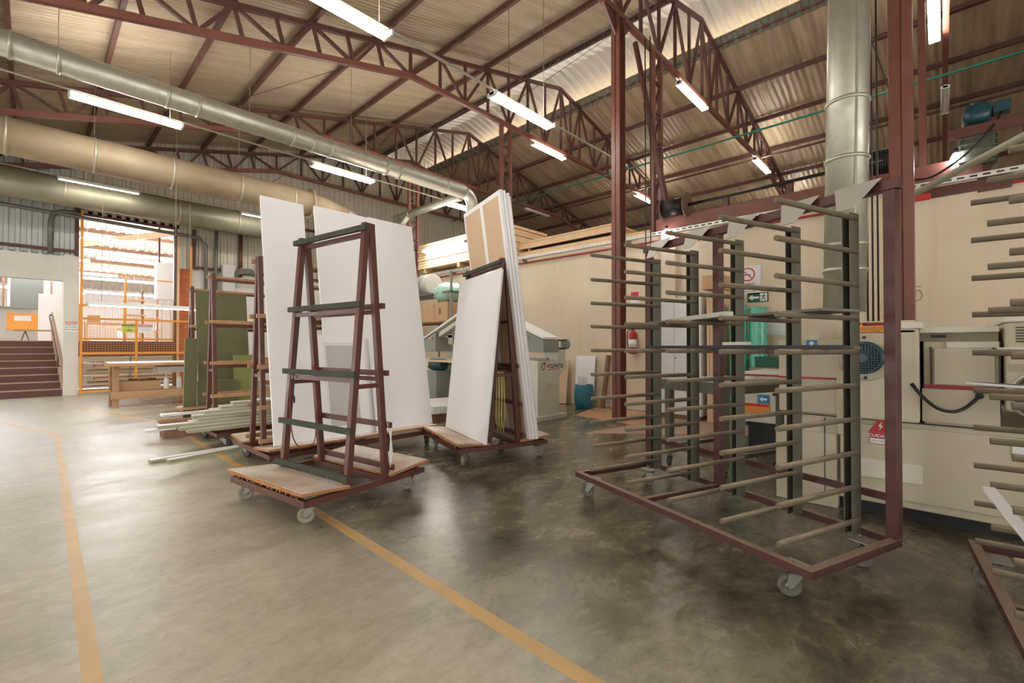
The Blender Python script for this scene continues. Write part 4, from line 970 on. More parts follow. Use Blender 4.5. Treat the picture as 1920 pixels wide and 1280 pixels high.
# notice board
t = sign('long white notice board with faint plans on the cream wall', 'notice board', (8.59, 2.28, 1.68), RX, .98, .36, 'paper', 'notice_board')
for k, (x, w) in enumerate(((-.22, .3), (.2, .36))):
    o = obj('plan_drawing', MB().box(x - w/2, x + w/2, -.13, .14, .004, .005), 'sign_white', t)
    for j in range(4): plate(o, x - w/2 + .02, x + w/2 - .02 - .05 * j, .1 - .06 * j, .103 - .06 * j, 'panel_grey', .0062, 'drawn_line')
t = sign('pinkish number stain painted on the cream pilaster at right', 'wall mark', (8.495, .28, 2.02), RX, .01, .01, 'rust_stain', 'wall_mark')
pp = [(-.07, .12), (.08, .12), None, (-.05, .07), (.0, .05), (.06, .07), (.09, .0), (.06, -.07), (0, -.09), (-.07, -.06), (-.09, .0), (-.06, .05), None, (-.02, .01), (.02, .03), (.0, -.02)]
b = MB(); prev = None
for p in pp:
    if p and prev: b.bar((prev[0], prev[1], .002), (p[0], p[1], .002), .018, .001, (0, 0, 1))
    prev = p
obj('painted_mark', b, 'rust_stain', t)
t = sign('small red fire sign on the cream wall right of the tall column', 'sign', (8.594, 4.62, 2.33), RX, .20, .24, 'sign_white', 'fire_sign'); plate(t, -.09, .09, 0, .11, 'sign_red')
t = thing('fire_extinguisher', 'red fire extinguisher hanging on the wall just right of the tall column', 'fire extinguisher', (8.50, 4.62, 1.15))
obj('cylinder', MB().lathe([(.02, 0), (.075, .01), (.08, .04), (.08, .40), (.06, .46), (.025, .50)], (0, 0, 0), (0, 0, 1), 20), 'red', t)
obj('valve', MB().box(-.03, .03, -.02, .02, .5, .55).box(-.05, .02, -.012, .012, .55, .57), 'black', t); obj('label_band', MB().lathe([(.0815, .14), (.0815, .30)], (0, 0, 0), (0, 0, 1), 20), 'sign_white', t)
obj('hose', MB().tube([(0, .03, .52), (0, .11, .48), (0, .13, .3), (0, .11, .12)], .010, 8), 'black', t)

# ================================================================ WIDE BELT SANDING MACHINE (right)
XF = 4.46
mc = thing('wide_belt_sander', 'big beige sanding machine standing behind the drying rack at right', 'machine', (XF, 0, 0))
def mb(name, x0, x1, y0, y1, z0, z1, m='cream_machine', bev=.01, par=mc): return obj(name, MB().box(x0, x1, y0, y1, z0, z1), m, par, bevel=bev)
mb('base_cabinet', .02, 2.2, -2.3, 1.0, .10, .74)
mb('plinth', .10, 2.1, -2.2, .95, 0, .10, 'black', 0)
mb('foot_block', .0, .4, .62, 1.06, .0, .60, 'cream_machine')
lower = mb('lower_door', -.0, .02, -.55, .60, .16, .70, 'cream_machine', .004)
mb('lower_door', -.0, .02, -1.9, -.57, .16, .70, 'cream_machine', .004)
obj('seam_line', MB().box(-.004, .02, -2.3, .95, .735, .742), 'seam', mc); obj('seam_line', MB().box(-.003, .01, .605, .612, .12, .70), 'seam', mc); obj('seam_line', MB().box(-.003, .01, .70, .706, .12, .72), 'seam', mc)
obj('lock', MB().cyl((-.012, .52, .63), (0, .52, .63), .014, 14), 'zinc', mc)
o = obj('vent_plate', MB().box(-.02, 0, .11, .57, .30, .44), 'cream_light', mc, bevel=.003); o['label'] = 'bright metal vent plate'
mb('infeed_column', .08, 2.0, .50, 1.05, .74, 1.36, 'cream_machine')
mb('side_tower', -.02, 2.0, .46, .62, .60, 1.30, 'cream_machine')
hx = mb('drive_housing', -.16, 1.6, .12, .50, .76, 1.43, 'cream_machine', .012)
obj('top_cover', MB().box(-.17, 1.6, .10, .30, 1.43, 1.475), 'cream_light', mc, bevel=.006)
# motor with fan grille
b = MB().lathe([(.175, 0), (.175, -.012), (.16, -.02), (.08, -.02)], (-.16, .42, 1.22), (1, 0, 0), 32); obj('motor_flange', b, 'cream_machine', mc)
mo = obj('motor', MB().lathe([(.105, -.01), (.115, -.02), (.115, -.15), (.108, -.165), (.02, -.166)], (-.16, .42, 1.22), (1, 0, 0), 32), 'black', mc)
b = MB()
for k in range(-6, 7):
    h = math.sqrt(max(0, .112 ** 2 - (k * .017) ** 2)); b.box(-.336, -.332, .42 + k*.017 - .0035, .42 + k*.017 + .0035, 1.22 - h, 1.22 + h); b.box(-.336, -.332, .42 - h, .42 + h, 1.22 + k*.017 - .003, 1.22 + k*.017 + .003)
b.lathe([(.104, 0), (.118, -.004), (.120, .17)], (-.333, .42, 1.22), (1, 0, 0), 32, caps=False); b.cyl((-.34, .42, 1.22), (-.33, .42, 1.22), .03, 20)
obj('fan_grille', b, 'teal_motor', mo)
for a in range(6): obj('bolt', MB().cyl((-.19, .42 + .15 * math.cos(a * PI/3 + .5), 1.22 + .15 * math.sin(a * PI/3 + .5)), (-.16, .42 + .15 * math.cos(a * PI/3 + .5), 1.22 + .15 * math.sin(a * PI/3 + .5)), .012, 8), 'seam', mc)
mb('motor_bracket', -.16, .1, .14, .56, 1.40, 1.49, 'cream_machine', .004)
# upper body
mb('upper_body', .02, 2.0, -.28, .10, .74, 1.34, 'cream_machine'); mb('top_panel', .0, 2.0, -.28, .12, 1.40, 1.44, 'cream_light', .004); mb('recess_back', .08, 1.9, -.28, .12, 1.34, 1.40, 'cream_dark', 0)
mb('upper_door', -.0, .02, -.26, .045, 1.03, 1.29, 'cream_machine', .006); mb('upper_door_edge', .0, .02, .055, .065, 1.02, 1.30, 'seam', 0)
mb('maroon_trim', -.014, .03, -.28, .10, 1.005, 1.025, 'crimson', .002)
mb('door_lip', .0, .3, -.28, -.02, 1.29, 1.335, 'cream_light', .004)
obj('slot', MB().box(-.002, .02, -.02, .06, 1.365, 1.385), 'black', mc)
mb('lower_door_band', -.005, .02, -.28, .11, .76, 1.0, 'cream_machine', .004)
mb('red_stripe', .045, .09, .63, 1.05, 1.03, 1.045, 'crimson', 0)
mb('control_housing', -.10, 1.8, -1.75, -.30, .88, 1.46, 'cream_machine', .015)
mb('control_top', -.11, 1.8, -1.76, -.29, 1.46, 1.50, 'cream_light', .008)
for k in range(6): obj('grille_slot', MB().box(-.106, -.10, -.52, -.345, 1.36 + k * .018 - .03, 1.368 + k * .018 - .03), 'seam', mc)
obj('dark_band', MB().box(-.105, -.10, -1.7, -.31, 1.14, 1.19), 'cream_dark', mc)
obj('hand_wheel', MB().lathe([(.03, 0), (.12, -.01), (.14, -.03), (.14, -.05), (.12, -.055), (.10, -.03), (.02, -.03)], (-.10, -.47, .99), (1, 0, 0), 28), 'rubber_dark', mc)
b = MB(); b.lathe([(.15, 0), (.165, -.012), (.15, -.02)], (-.10, -.47, .99), (1, 0, 0), 30, caps=False); obj('hand_wheel_ring', b, 'cream_light', mc)
for z in (1.24, 1.0):
    obj('hinge', MB().box(-.02, .0, -.29, -.24, z, z + .02), 'zinc', mc); obj('hinge_screw', MB().cyl((-.024, -.25, z + .05), (.0, -.25, z + .05), .006, 8), 'seam', mc)
obj('hinge_gap', MB().box(-.004, .02, -.285, -.278, .84, 1.34), 'seam', mc)
obj('power_cable', MB().tube(sm([(-.165, .16, 1.04), (-.18, .10, .95), (-.17, .03, .88), (-.12, -.04, .855), (-.08, -.10, .875), (-.05, -.15, .925), (-.02, -.18, .965), (.02, -.185, .97)]), .011, 10), 'black', mc)
obj('cable_gland', MB().cyl((-.03, -.182, .967), (0.0, -.182, .967), .022, 12), 'black', mc)
# machine stickers
t = sign('red triangle high voltage sticker on the lower door of the big machine', 'sticker', (XF - .004, .345, .60), RX, .14, .085, 'sign_red', 'warning_sticker')
plate(t, -.066, .066, -.038, .0, 'sign_white'); lettering(t, 'CUIDADO', .032, 'sign_white', 0, .02, .005, .0006); lettering(t, 'ALTA TENSÃO', .018, 'black', 0, -.02)
poly(t, [(-.075, .045), (.075, .045), (0, .165)], 'sign_red', .001); poly(t, [(.005, .13), (-.015, .09), (0, .092), (-.012, .06), (.014, .1), (.0, .098)], 'sign_white', .0035, 'lightning')
t = sign('orange and black attention sticker above the motor of the big machine', 'sticker', (XF - .165, .36, 1.445), RX, .21, .075, 'orange', 'warning_sticker')
plate(t, -.1, .1, .012, .034, 'black'); lettering(t, 'ATENÇÃO', .02, 'sign_red', 0, .023, .0055, .0005)
for sx_ in (-1, 1): poly(t, [(sx_*.08 - .018, .0), (sx_*.08 + .018, .0), (sx_*.08, .034)], 'orange', .0055)
for k, s in enumerate(('ANTES DE INICIAR A OPERAÇÃO', 'VERIFIQUE O SENTIDO DE ROTAÇÃO', 'DO MOTOR')): lettering(t, s, .0105, 'black', 0, -.005 - .012 * k)
t = sign('blue sticker with white up arrow on the big machine', 'sticker', (XF + .072, .80, 1.325), RX, .075, .065, 'sign_blue', 'arrow_sticker')
poly(t, [(-.01, -.024), (.01, -.024), (.01, .0), (.022, .0), (0, .025), (-.022, .0), (-.01, .0)], 'sign_white')
t = sign('small white and red sticker low on the control end of the big machine', 'sticker', (XF - .004, -.36, .60), RX, .06, .09, 'sign_white', 'warning_sticker'); lettering(t, 'ALTA', .02, 'black', 0, -.02)
# infeed end machine beyond
t = thing('infeed_unit', 'pale machine end with round openings and a black display behind the rack', 'machine', (6.35, 1.5, 0))
obj('body', MB().box(0, 1.0, -.45, .40, .34, .98), 'machine_pale', t, bevel=.01); obj('base', MB().box(.1, .9, -.4, .35, 0, .34), 'black', t)
obj('red_stripe', MB().box(-.008, 0, -.45, .4, .93, .95), 'crimson', t); obj('display', MB().box(-.006, 0, -.38, -.12, .78, .93), 'black', t)
obj('roller_hole', MB().cyl((-.006, .22, .87), (0, .22, .87), .045, 18).cyl((-.006, .14, .87), (0, .14, .87), .04, 18), 'seam', t); obj('roller', MB().cyl((-.02, .28, .87), (0.1, .28, .87), .035, 14), 'drum_rust', t)
for y, z in ((.29, .72), (.02, .71), (-.25, .52), (-.3, .525)): obj('knob', MB().cyl((-.02, y, z), (0, y, z), .018, 12), 'black', t)
t = sign('blue sticker with white left arrow on the pale machine end', 'sticker', (6.342, 1.64, .64), RX, .13, .11, 'sign_blue', 'arrow_sticker')
poly(t, [(-.045, 0), (-.01, .035), (-.01, .014), (.04, .014), (.04, -.014), (-.01, -.014), (-.01, -.035)], 'sign_white')
t = sign('orange attention sticker under the blue arrow on the pale machine end', 'sticker', (6.342, 1.72, .52), RX, .30, .13, 'orange', 'warning_sticker'); plate(t, -.14, .14, .025, .055, 'sign_red')

# ================================================================ BELT SANDER (VOLPATO)
vs = thing('long_belt_sander', 'long grey and beige belt sander with sloping belt covers in the background', 'machine', (6.4, 6.85, 0))
for sgn, nm in ((-1, 'near'), (1, 'far')):
    y0 = sgn * 1.50
    obj('base_plate', MB().box(-.52, .42, y0 - .30, y0 + .26, 0, .09), 'machine_pale', vs, bevel=.006)
    obj('pedestal', MB().box(-.32, .30, y0 - .22, y0 + .20, .09, 1.05), 'machine_pale', vs, bevel=.008)
    obj('shoulder', MB().prism([(.30, y0 - .22, 1.05), (.52, y0 - .22, 1.05), (.52, y0 - .22, .92), (.30, y0 - .22, .76)], (0, .3, 0)), 'machine_pale', vs)
    obj('neck', MB().box(.26, .50, y0 - .2, y0 + .1, 1.05, 1.30), 'machine_pale', vs)
    hd = obj('head_box', MB().prism([(-.26, y0 + sgn * .30, 1.20), (-.26, y0 + sgn * .30, 1.42), (-.26, y0 - sgn * .22, 1.63), (-.26, y0 - sgn * .22, 1.20)], (.44, 0, 0)), 'machine_grey', vs, bevel=.006)
    obj('belt_cover', MB().prism([(-.28, y0 + sgn * .31, 1.43), (-.28, y0 + sgn * .31, 1.47), (-.28, 0, 2.22), (-.28, 0, 2.16)], (.42, 0, 0)), 'white_body', vs, bevel=.004)
    obj('belt_guard', MB().prism([(-.2, y0 - sgn * .26, 1.52), (-.2, y0 - sgn * .26, 1.62), (-.2, 0, 2.14), (-.2, 0, 2.04)], (.2, 0, 0)), 'machine_pale', vs)
    obj('handle', MB().tube([(.2, y0 + sgn * .25, 1.42), (.44, y0 + sgn * .25, 1.42), (.44, y0 + sgn * .25, 1.27), (.2, y0 + sgn * .25, 1.27)], .015, 8), 'black', vs)
    obj('end_disc', MB().cyl((.42, y0 + sgn * .25, 1.35), (.46, y0 + sgn * .25, 1.35), .10, 18), 'machine_grey', vs)
    obj('drum_bracket', MB().box(-.1, .1, y0 - sgn * .62, y0 - sgn * .45, 1.35, 1.60), 'zinc', vs, bevel=.01)
    obj('orange_label', MB().box(-.306, -.30, y0 - sgn * .08 - .05, y0 - sgn * .08 + .05, 1.46, 1.51), 'orange', vs)
obj('sliding_table', MB().box(-.55, .25, -1.2, 1.2, .98, 1.03), 'wood_pale', vs, bevel=.004)
obj('guide_rail', MB().box(-.56, -.50, -1.5, 1.5, 1.05, 1.09).box(.2, .26, -1.5, 1.5, 1.05, 1.09), 'zinc', vs)
obj('upper_rail', MB().box(-.1, .0, -1.3, 1.3, 1.50, 1.56), 'machine_grey', vs)
obj('press_pad', MB().box(-.25, .1, -.25, .25, 1.15, 1.45), 'machine_grey', vs)
obj('table_beam', MB().box(-.3, .2, -1.3, 1.3, .80, .92), 'machine_grey', vs)
obj('stop_button', MB().cyl((-.335, 1.42, .86), (-.32, 1.42, .86), .05, 16), 'orange', vs); obj('stop_knob', MB().cyl((-.35, 1.42, .86), (-.33, 1.42, .86), .028, 16), 'sign_red', vs)
t = sign('maker name plate with red diamond on the near pedestal of the long belt sander', 'name plate', (6.42, 5.124, .95), RY, .60, .18, 'machine_pale', 'name_plate')
b = MB(); 
for p, q in (((-.25, 0), (-.19, .07)), ((-.19, .07), (-.13, 0)), ((-.13, 0), (-.19, -.07)), ((-.19, -.07), (-.25, 0))): b.bar((p[0] - .01, p[1], .006), (q[0] - .01, q[1], .006), .014, .001, (0, 0, 1))
obj('diamond_mark', b, 'black', t); poly(t, [(-.155 + .022 * math.cos(k * .5), .06 + .025 * math.sin(k * .5)) for k in range(12)], 'sign_red', .006)
lettering(t, 'VOLPATO', .105, 'black', .135, .0, .005, .002); plate(t, -.09, .26, -.062, -.05, 'sign_red', .006)
t = sign('small green and red sticker on the side of the near sander pedestal', 'sticker', (6.074, 5.45, .90), RX, .18, .16, 'machine_pale', 'colour_sticker')
plate(t, -.08, -.005, .0, .07, 'lime', .006); plate(t, -.08, -.005, -.07, -.005, 'sign_yellow', .006); plate(t, .005, .08, -.07, .05, 'sign_red', .006)
t = sign('small data plate in the middle of the near sander pedestal', 'data plate', (6.42, 5.624 - .5, .62), RY, .15, .12, 'cream_light', 'data_plate'); plate(t, -.06, .06, .01, .04, 'panel_grey', .006); plate(t, -.06, .06, -.04, -.01, 'panel_grey', .006)
t = thing('dust_motor', 'blue-green motor on a dark box under the far end of the long sander', 'motor', (6.0, 7.85, 0)); obj('box_base', MB().box(-.2, .2, -.2, .2, 0, .80), 'machine_grey', t, bevel=.01)
obj('motor', MB().lathe([(.10, -.2), (.13, -.18), (.13, .18), (.10, .2)], (0, 0, .93), (0, 1, 0), 18), 'teal_motor', t)
t = thing('low_pallet', 'low wooden pallet with white boards on top in front of the long sander', 'pallet', (4.75, 6.35, 0), R(-12))
obj('boards', MB().box(0, 1.1, 0, 1.2, .14, .27), 'white_panel', t, bevel=.004)
for y in (.05, .55, 1.05): obj('skid', MB().box(.0, 1.1, y, y + .1, 0, .14), 'wood_dark', t)

# ================================================================ THINGS ALONG THE RIGHT WALL
t = thing('plastic_drum', 'blue plastic drum standing at the cream wall', 'drum', (8.10, 5.55, 0))
obj('barrel', MB().lathe([(.17, 0), (.19, .02), (.205, .12), (.21, .25), (.205, .40), (.19, .48), (.188, .50), (.178, .50), (.18, .47), (.19, .38), (.19, .05), (.0, .04)], (0, 0, 0), (0, 0, 1), 28), 'blue_plastic', t)
o = obj('offcut', MB().box(-.12, .10, -.01, .01, .1, .62), 'panel_edge', loc=(8.10, 5.62, .04), rot=(0, .05, -.5)); tag(o, 'white offcut sticking out of the blue drum', 'offcut')
lean_panel('white_board', 'white board standing behind the blue drum against the wall', 'board', (8.45, 6.05, 0), (.08, 0, 1), (0, -1, 0), .50, 1.1, .02, 'panel_edge')
lean_panel('mdf_board', 'tan board leaning on the wall left of the blue drum', 'board', (8.30, 6.95, 0), (.12, .05, 1), (0, -1, .0), .75, 1.0, .018, 'mdf_back')
o = obj('wood_post', MB().bar((8.4, 5.28, 0), (8.55, 5.22, 1.12), .07, .09), 'wood_dark'); tag(o, 'dark upright wooden plank leaning right of the white board behind the drum', 'plank')
cb = thing('tall_cabinet', 'tall white two-door cabinet against the cream wall behind the rack', 'cabinet', (8.02, 3.05, 0))
obj('body', MB().box(0, .56, 0, .95, .08, 2.18), 'white_body', cb, bevel=.004); obj('door', MB().box(-.02, 0, .005, .47, .10, 2.16), 'white_body', cb, bevel=.003); obj('door', MB().box(-.02, 0, .48, .945, .10, 2.16), 'white_body', cb, bevel=.003)
obj('plinth', MB().box(.03, .53, .03, .92, 0, .08), 'wood_dark', cb); obj('lock', MB().cyl((-.03, .45, 1.1), (-.02, .45, 1.1), .012, 10), 'black', cb)
t = thing('board_stack', 'tall stack of tan boards standing beside the white cabinet', 'boards', (8.05, 2.72, 0))
for k in range(5): obj('board', MB().box(.02 * 0, .5, k * .05, k * .05 + .045, 0, 2.28 - .01 * k), 'mdf_back', t, bevel=.002)
t = thing('cardboard_box', 'cardboard box lying on top of the tall tan boards', 'box', (8.0, 2.70, 2.29)); obj('carton', MB().box(0, .5, 0, .32, 0, .24), 'cardboard', t, bevel=.004); obj('tape', MB().box(-.001, .501, .13, .19, .2395, .242), 'mdf_back', t)
for k, (x, y, h) in enumerate(((8.2, 2.50, 2.0), (8.28, 2.22, 1.95))):
    b = MB(); n = 20; rings = 26; vs_ = []
    for i in range(rings):
        z = h * i / (rings - 1)
        for j in range(n):
            r_ = .135 + .010 * math.sin(i * 2.1 + j) * math.sin(j * 3 + k); vs_.append((r_ * math.cos(2*PI*j/n), r_ * math.sin(2*PI*j/n), z))
    b.add(vs_, [(i*n + j, i*n + (j+1) % n, (i+1)*n + (j+1) % n, (i+1)*n + j) for i in range(rings-1) for j in range(n)], True)
    b.f.append(tuple((rings-1)*n + j for j in range(n))); b.sm.append(False)
    o = obj('bubble_wrap_roll', b, 'bubble', loc=(x, y, 0)); tag(o, ('left' if k == 0 else 'right') + ' one of two tall green bubble wrap rolls', 'roll', 'green bubble wrap rolls')
t = thing('drawer_bench', 'white drawer bench with stone top against the wall behind the rack', 'bench', (8.0, 1.2, 0))
obj('top', MB().box(-.08, .58, -.1, 1.05, .93, .97), 'concrete', t, bevel=.004)
for k in range(3): obj('drawer', MB().box(-.02, .5, .0, .85, .60 + k * .105, .695 + k * .105), 'white_body', t, bevel=.004)
for x in (.0, .5):
    for y in (-.03, .92): obj('leg', MB().box(x, x + .06, y, y + .06, 0, .93), 'blue_plastic', t)
t = thing('green_crate', 'dark green box standing on the white drawer bench', 'box', (8.1, 1.80, .97)); obj('tub', MB().box(0, .3, 0, .42, 0, .15), 'sign_green', t, bevel=.006); obj('lid', MB().box(-.01, .31, -.01, .43, .15, .17), 'green_pipe', t, bevel=.004)
t = thing('blue_bag', 'blue plastic sheet folded on the drawer bench behind the green box', 'sheet', (8.3, 1.3, .97)); obj('fold', MB().prism([(0, 0, 0), (0, .55, 0), (0, .50, .20), (0, .1, .24)], (.2, 0, 0)), 'sign_blue', t, bevel=.02)
o = obj('red_cloth', MB().prism([(6.42, 1.30, 1.32), (6.42, 1.05, 1.16), (6.42, 1.22, .98), (6.42, 1.50, 1.15)], (.03, 0, 0)), 'crimson', bevel=.006); tag(o, 'crimson diamond shaped flap above the pale machine end', 'flap')
# grey transfer table on casters
t = thing('transfer_table', 'grey steel transfer table on casters behind the drying rack', 'table', (4.50, 1.50, 0), R(-20))
b = MB(); b.box(0, 1.0, 0, .03, .84, .95); b.box(0, 1.0, .77, .80, .84, .95); b.box(0, .03, .03, .77, .84, .95); b.box(.97, 1.0, .03, .77, .84, .95)
obj('apron', b, 'rack_steel', t, bevel=.003)
for k in range(8): obj('roller', MB().cyl((.08 + k * .12, .03, .945), (.08 + k * .12, .77, .945), .018, 10), 'gusset', t)
for x in (.03, .90):
    for y in (.02, .71): obj('leg', MB().box(x, x + .07, y, y + .07, .15, .84), 'rack_steel', t, bevel=.003); caster(t, x + .035, y + .035, .15, 1.0 + x, 'rubber_dark')
for y in (.05, .74): obj('stretcher', MB().box(.10, .90, y - .015, y + .015, .20, .24), 'rack_steel', t)
obj('stretcher', MB().box(.05, .08, .09, .71, .20, .24), 'rack_steel', t)

# shelf with boxes in the back right corner
sh = thing('storage_rack', 'grey storage shelf with boxes behind the panels near the corner', 'shelf', (7.6, 9.4, 0))
for x in (0, .75):
    for y in (0, 1.5, 3.0): obj('post', MB().box(x, x + .05, y, y + .05, 0, 3.3), 'machine_grey', sh)
for z in (.4, 1.95, 2.75): obj('shelf_board', MB().box(0, .8, 0, 3.05, z, z + .04), 'pipe_grey' if z > 2.1 else 'wood_dark', sh)
t = thing('cardboard_box', 'large cardboard box marked 8 on the storage shelf', 'box', (7.6, 9.55, 1.99)); obj('carton', MB().box(0, .6, 0, 1.15, 0, .52), 'cardboard', t, bevel=.006)
obj('lettering', text_mesh('8', .24), 'black', t, loc=(-.004, .32, .26), rot=RX); obj('flap_line', MB().box(-.003, 0, .55, .56, 0, .52), 'seam', t)
t = thing('green_bag', 'crumpled pale green plastic bag above the box marked 8', 'bag', (7.95, 9.95, 2.52))
b = MB(); n = 18; m_ = 10; vs_ = []
for i in range(m_ + 1):
    for j in range(n):
        a = PI * i / m_; r_ = (1 + .13 * math.sin(j * 2.3 + i * 1.7) + .08 * math.sin(j * 5.1)) 
        vs_.append((.36 * r_ * math.sin(a) * math.cos(2*PI*j/n), .52 * r_ * math.sin(a) * math.sin(2*PI*j/n), .27 - .27 * math.cos(a) * r_ if i < m_ else .56))
b.add(vs_, [(i*n + j, i*n + (j+1) % n, (i+1)*n + (j+1) % n, (i+1)*n + j) for i in range(m_) for j in range(n)], True); obj('film', b, 'bag', t)
t = thing('waste_bin', 'teal green container on the top shelf at the left of the storage rack', 'container', (7.9, 12.0, 2.79)); obj('tub', MB().box(-.25, .25, -.3, .25, 0, .5), 'green_pipe', t, bevel=.03)
t = thing('duct_piece', 'grey sheet metal duct piece on the top shelf of the storage rack', 'duct piece', (7.95, 11.0, 2.79)); obj('shell', MB().lathe([(.30, -.4), (.30, .0), (.22, .45)], (0, 0, .31), (0, 1, 0), 22), 'gusset', t)
# boards and crates on top of the cream wall
t = thing('board_pile', 'thick pile of plywood sheets on the wall top behind the lamp', 'boards', (8.3, 8.6, 3.56))
for k in range(9): obj('sheet', MB().box(.0 + .01 * (k % 3), 1.6, -.6 + .03 * (k % 2), 3.3, .14 + k * .085, .21 + k * .085), 'wood_pale', t)
for y in (-.3, 1.3, 2.9): obj('bearer', MB().box(0, 1.6, y, y + .1, 0, .14), 'wood', t)
t = thing('wooden_crate', 'orange-brown wooden crate frame on the wall top right of the tall panels', 'crate', (8.75, 5.2, 3.53))
b = MB(); 
for z in (0, .30): b.box(0, .06, 0, 2.9, z, z + .22 if z == 0 else z + .14); b.box(0, 2.4, 0, .06, z, z + .22 if z == 0 else z + .14)
obj('side_board', b, 'wood_pale', t)
obj('lid_board', MB().box(-.02, 2.4, -.02, 2.95, .44, .48), 'wood_pale', t); obj('corner_post', MB().box(.06, .12, .06, .12, 0, .44).box(.06, .12, 2.5, 2.56, 0, .44), 'wood', t)
obj('inner_stack', MB().box(.5, 2.3, .5, 2.7, 0, .38), 'wood_dark', t)
t = thing('wooden_crate', 'second flatter wooden crate on the wall top nearer the tall column', 'crate', (8.95, 3.9, 3.53)); obj('side_board', MB().box(0, .05, 0, 1.15, 0, .2).box(0, 2.0, 0, .05, 0, .2), 'wood_pale', t); obj('lid_board', MB().box(0, 2.0, 0, 1.2, .2, .24), 'wood_pale', t)

# ================================================================ WORKBENCH
t = thing('workbench', 'wooden workbench with white top under the low hanging light', 'workbench', (1.2, 12.75, 0))
obj('top', MB().box(-.08, 2.5, -.12, .85, .88, .95), 'wood', t, bevel=.01); obj('white_sheet', MB().box(-.06, 2.48, -.10, .83, .95, .965), 'white_panel', t, bevel=.004)
for x in (0, 2.3):
    for y in (0, .65): obj('leg', MB().box(x, x + .10, y, y + .10, 0, .88), 'wood', t, bevel=.004)
obj('lower_shelf', MB().box(.0, 2.4, .0, .75, .28, .34), 'wood', t); obj('shelf_rail', MB().box(-.04, 2.44, -.03, .0, .18, .34), 'wood', t)
obj('drawer', MB().box(.75, 1.6, -.06, .6, .72, .86), 'gusset', t, bevel=.004)
t = thing('cardboard_tray', 'open cardboard box with dark tools on the lower shelf of the workbench', 'box', (1.32, 12.95, .34)); obj('tray', MB().box(0, .72, 0, .4, 0, .20), 'cardboard', t, bevel=.004)
for k, (x, y) in enumerate(((.25, .2), (.45, .15), (.58, .25))): obj('tool', MB().box(x - .08, x + .10, y - .03, y + .03, .20, .25), 'wood_dark', t, bevel=.01)
for x, lb in ((2.14, 'left white plastic bottle on the lower shelf of the workbench'), (2.38, 'right white plastic bottle on the lower shelf of the workbench')):
    t = thing('plastic_bottle', lb, 'bottle', (x, 12.92, .34), 0, 'white bottles under the workbench')
    obj('body', MB().lathe([(.01, 0), (.05, .005), (.052, .02), (.052, .20), (.04, .25), (.015, .28), (.015, .30)], (0, 0, 0), (0, 0, 1), 18), 'plastic_white', t); obj('cap', MB().lathe([(.018, .30), (.018, .33), (.006, .34), (.004, .37)], (0, 0, 0), (0, 0, 1), 12), 'plastic_white', t)
t = thing('side_table', 'plain wooden side table at the wall behind the olive boards', 'table', (3.0, 10.9, 0)); obj('top', MB().box(0, .9, 0, .5, .86, .90), 'wood_pale', t)
for x in (.02, .82):
    for y in (.02, .42): obj('leg', MB().box(x, x + .07, y, y + .07, 0, .86), 'wood', t)

# ================================================================ YELLOW FENCES
def fence(label, loc, x1, z0, z1, rails, posts, tall=None):
    t = thing('wire_fence', label, 'fence', loc)
    for x, h in posts: obj('post', MB().box(x, x + .055, -.03, .025, z0 if h is None else z0, h or z1), 'yellow', t, bevel=.003)
    for z in rails: obj('rail', MB().box(0, x1, -.022, .022, z - .03, z + .03), 'yellow', t, bevel=.003)
    b = MB(); x = .04
    while x < x1: b.bar((x, 0, z0 + .03), (x, 0, z1 - .02), .005, .005); x += .06
    z = z0 + .05
    while z < z1: b.bar((.02, .003, z), (x1, .003, z), .005, .005); z += .06
    obj('wire_mesh', b, 'yellow', t)
    return t
fence('yellow wire mesh fence across the goods lift opening, with two signs', (.90, 16.88, 0), 2.50, .03, 2.10, (.08, 1.12, 2.07), ((0, 5.0), (1.16, None), (2.46, 4.4)))
fence('yellow wire mesh fence on the platform edge beyond the lift opening', (.98, 19.36, 0), 3.0, 1.50, 2.62, (1.55, 2.60), ((0, None), (1.1, 3.5), (2.5, None)))
# shelves of boards in the pit
t = thing('board_shelf', 'low shelf of white and olive boards in the lift pit behind the fence', 'shelf', (1.0, 18.2, 0))
for x in (0, 1.1, 2.3, 3.5): obj('upright', MB().box(x, x + .04, 0, .04, 0, 1.05), 'pipe_grey', t)
for k in range(8): obj('board', MB().box(.05 + .13 * (k % 3), 3.4 - .2 * (k % 2), .03 + .02 * (k % 2), .8, .08 + k * .12, .12 + k * .12), ('white_panel', 'olive_slat', 'mdf_back')[k % 3], t)
# hall behind: benches, machine, sheets
t = thing('edge_machine', 'grey machine with yellow front panel at the top of the stairs', 'machine', (-.95, 21.4, 1.48))
obj('body', MB().box(0, 1.25, 0, .8, 0, 1.05), 'gusset', t, bevel=.01); obj('table', MB().box(-.2, 1.6, -.1, .9, 1.05, 1.1), 'zinc', t); obj('yellow_panel', MB().box(.42, 1.12, -.02, 0, .35, .90), 'yellow', t, bevel=.003); obj('screen', MB().box(.58, .95, -.03, -.02, .65, .82), 'paper', t)
t = thing('window_frame_stand', 'white framed dark glass pane standing on the machine beyond the stairs', 'frame', (-.55, 22.6, 2.6))
obj('frame', MB().box(0, .06, 0, .05, 0, 1.9).box(.84, .9, 0, .05, 0, 1.9).box(0, .9, 0, .05, 1.84, 1.9).box(0, .9, 0, .05, 1.35, 1.39), 'panel_edge', t); obj('pane', MB().box(.06, .84, .01, .03, .0, 1.84), 'pipe_grey', t); obj('post', MB().box(1.0, 1.06, 0, .05, -1.1, 2.0).box(-.12, -.06, 0, .05, -1.1, 1.8), 'wood_dark', t)
t = obj('standing_sheet', MB().box(.15, 1.05, 20.9, 20.93, 1.48, 3.0), 'white_panel'); tag(t, 'tall white sheet standing left of the staircase side wall', 'sheet')
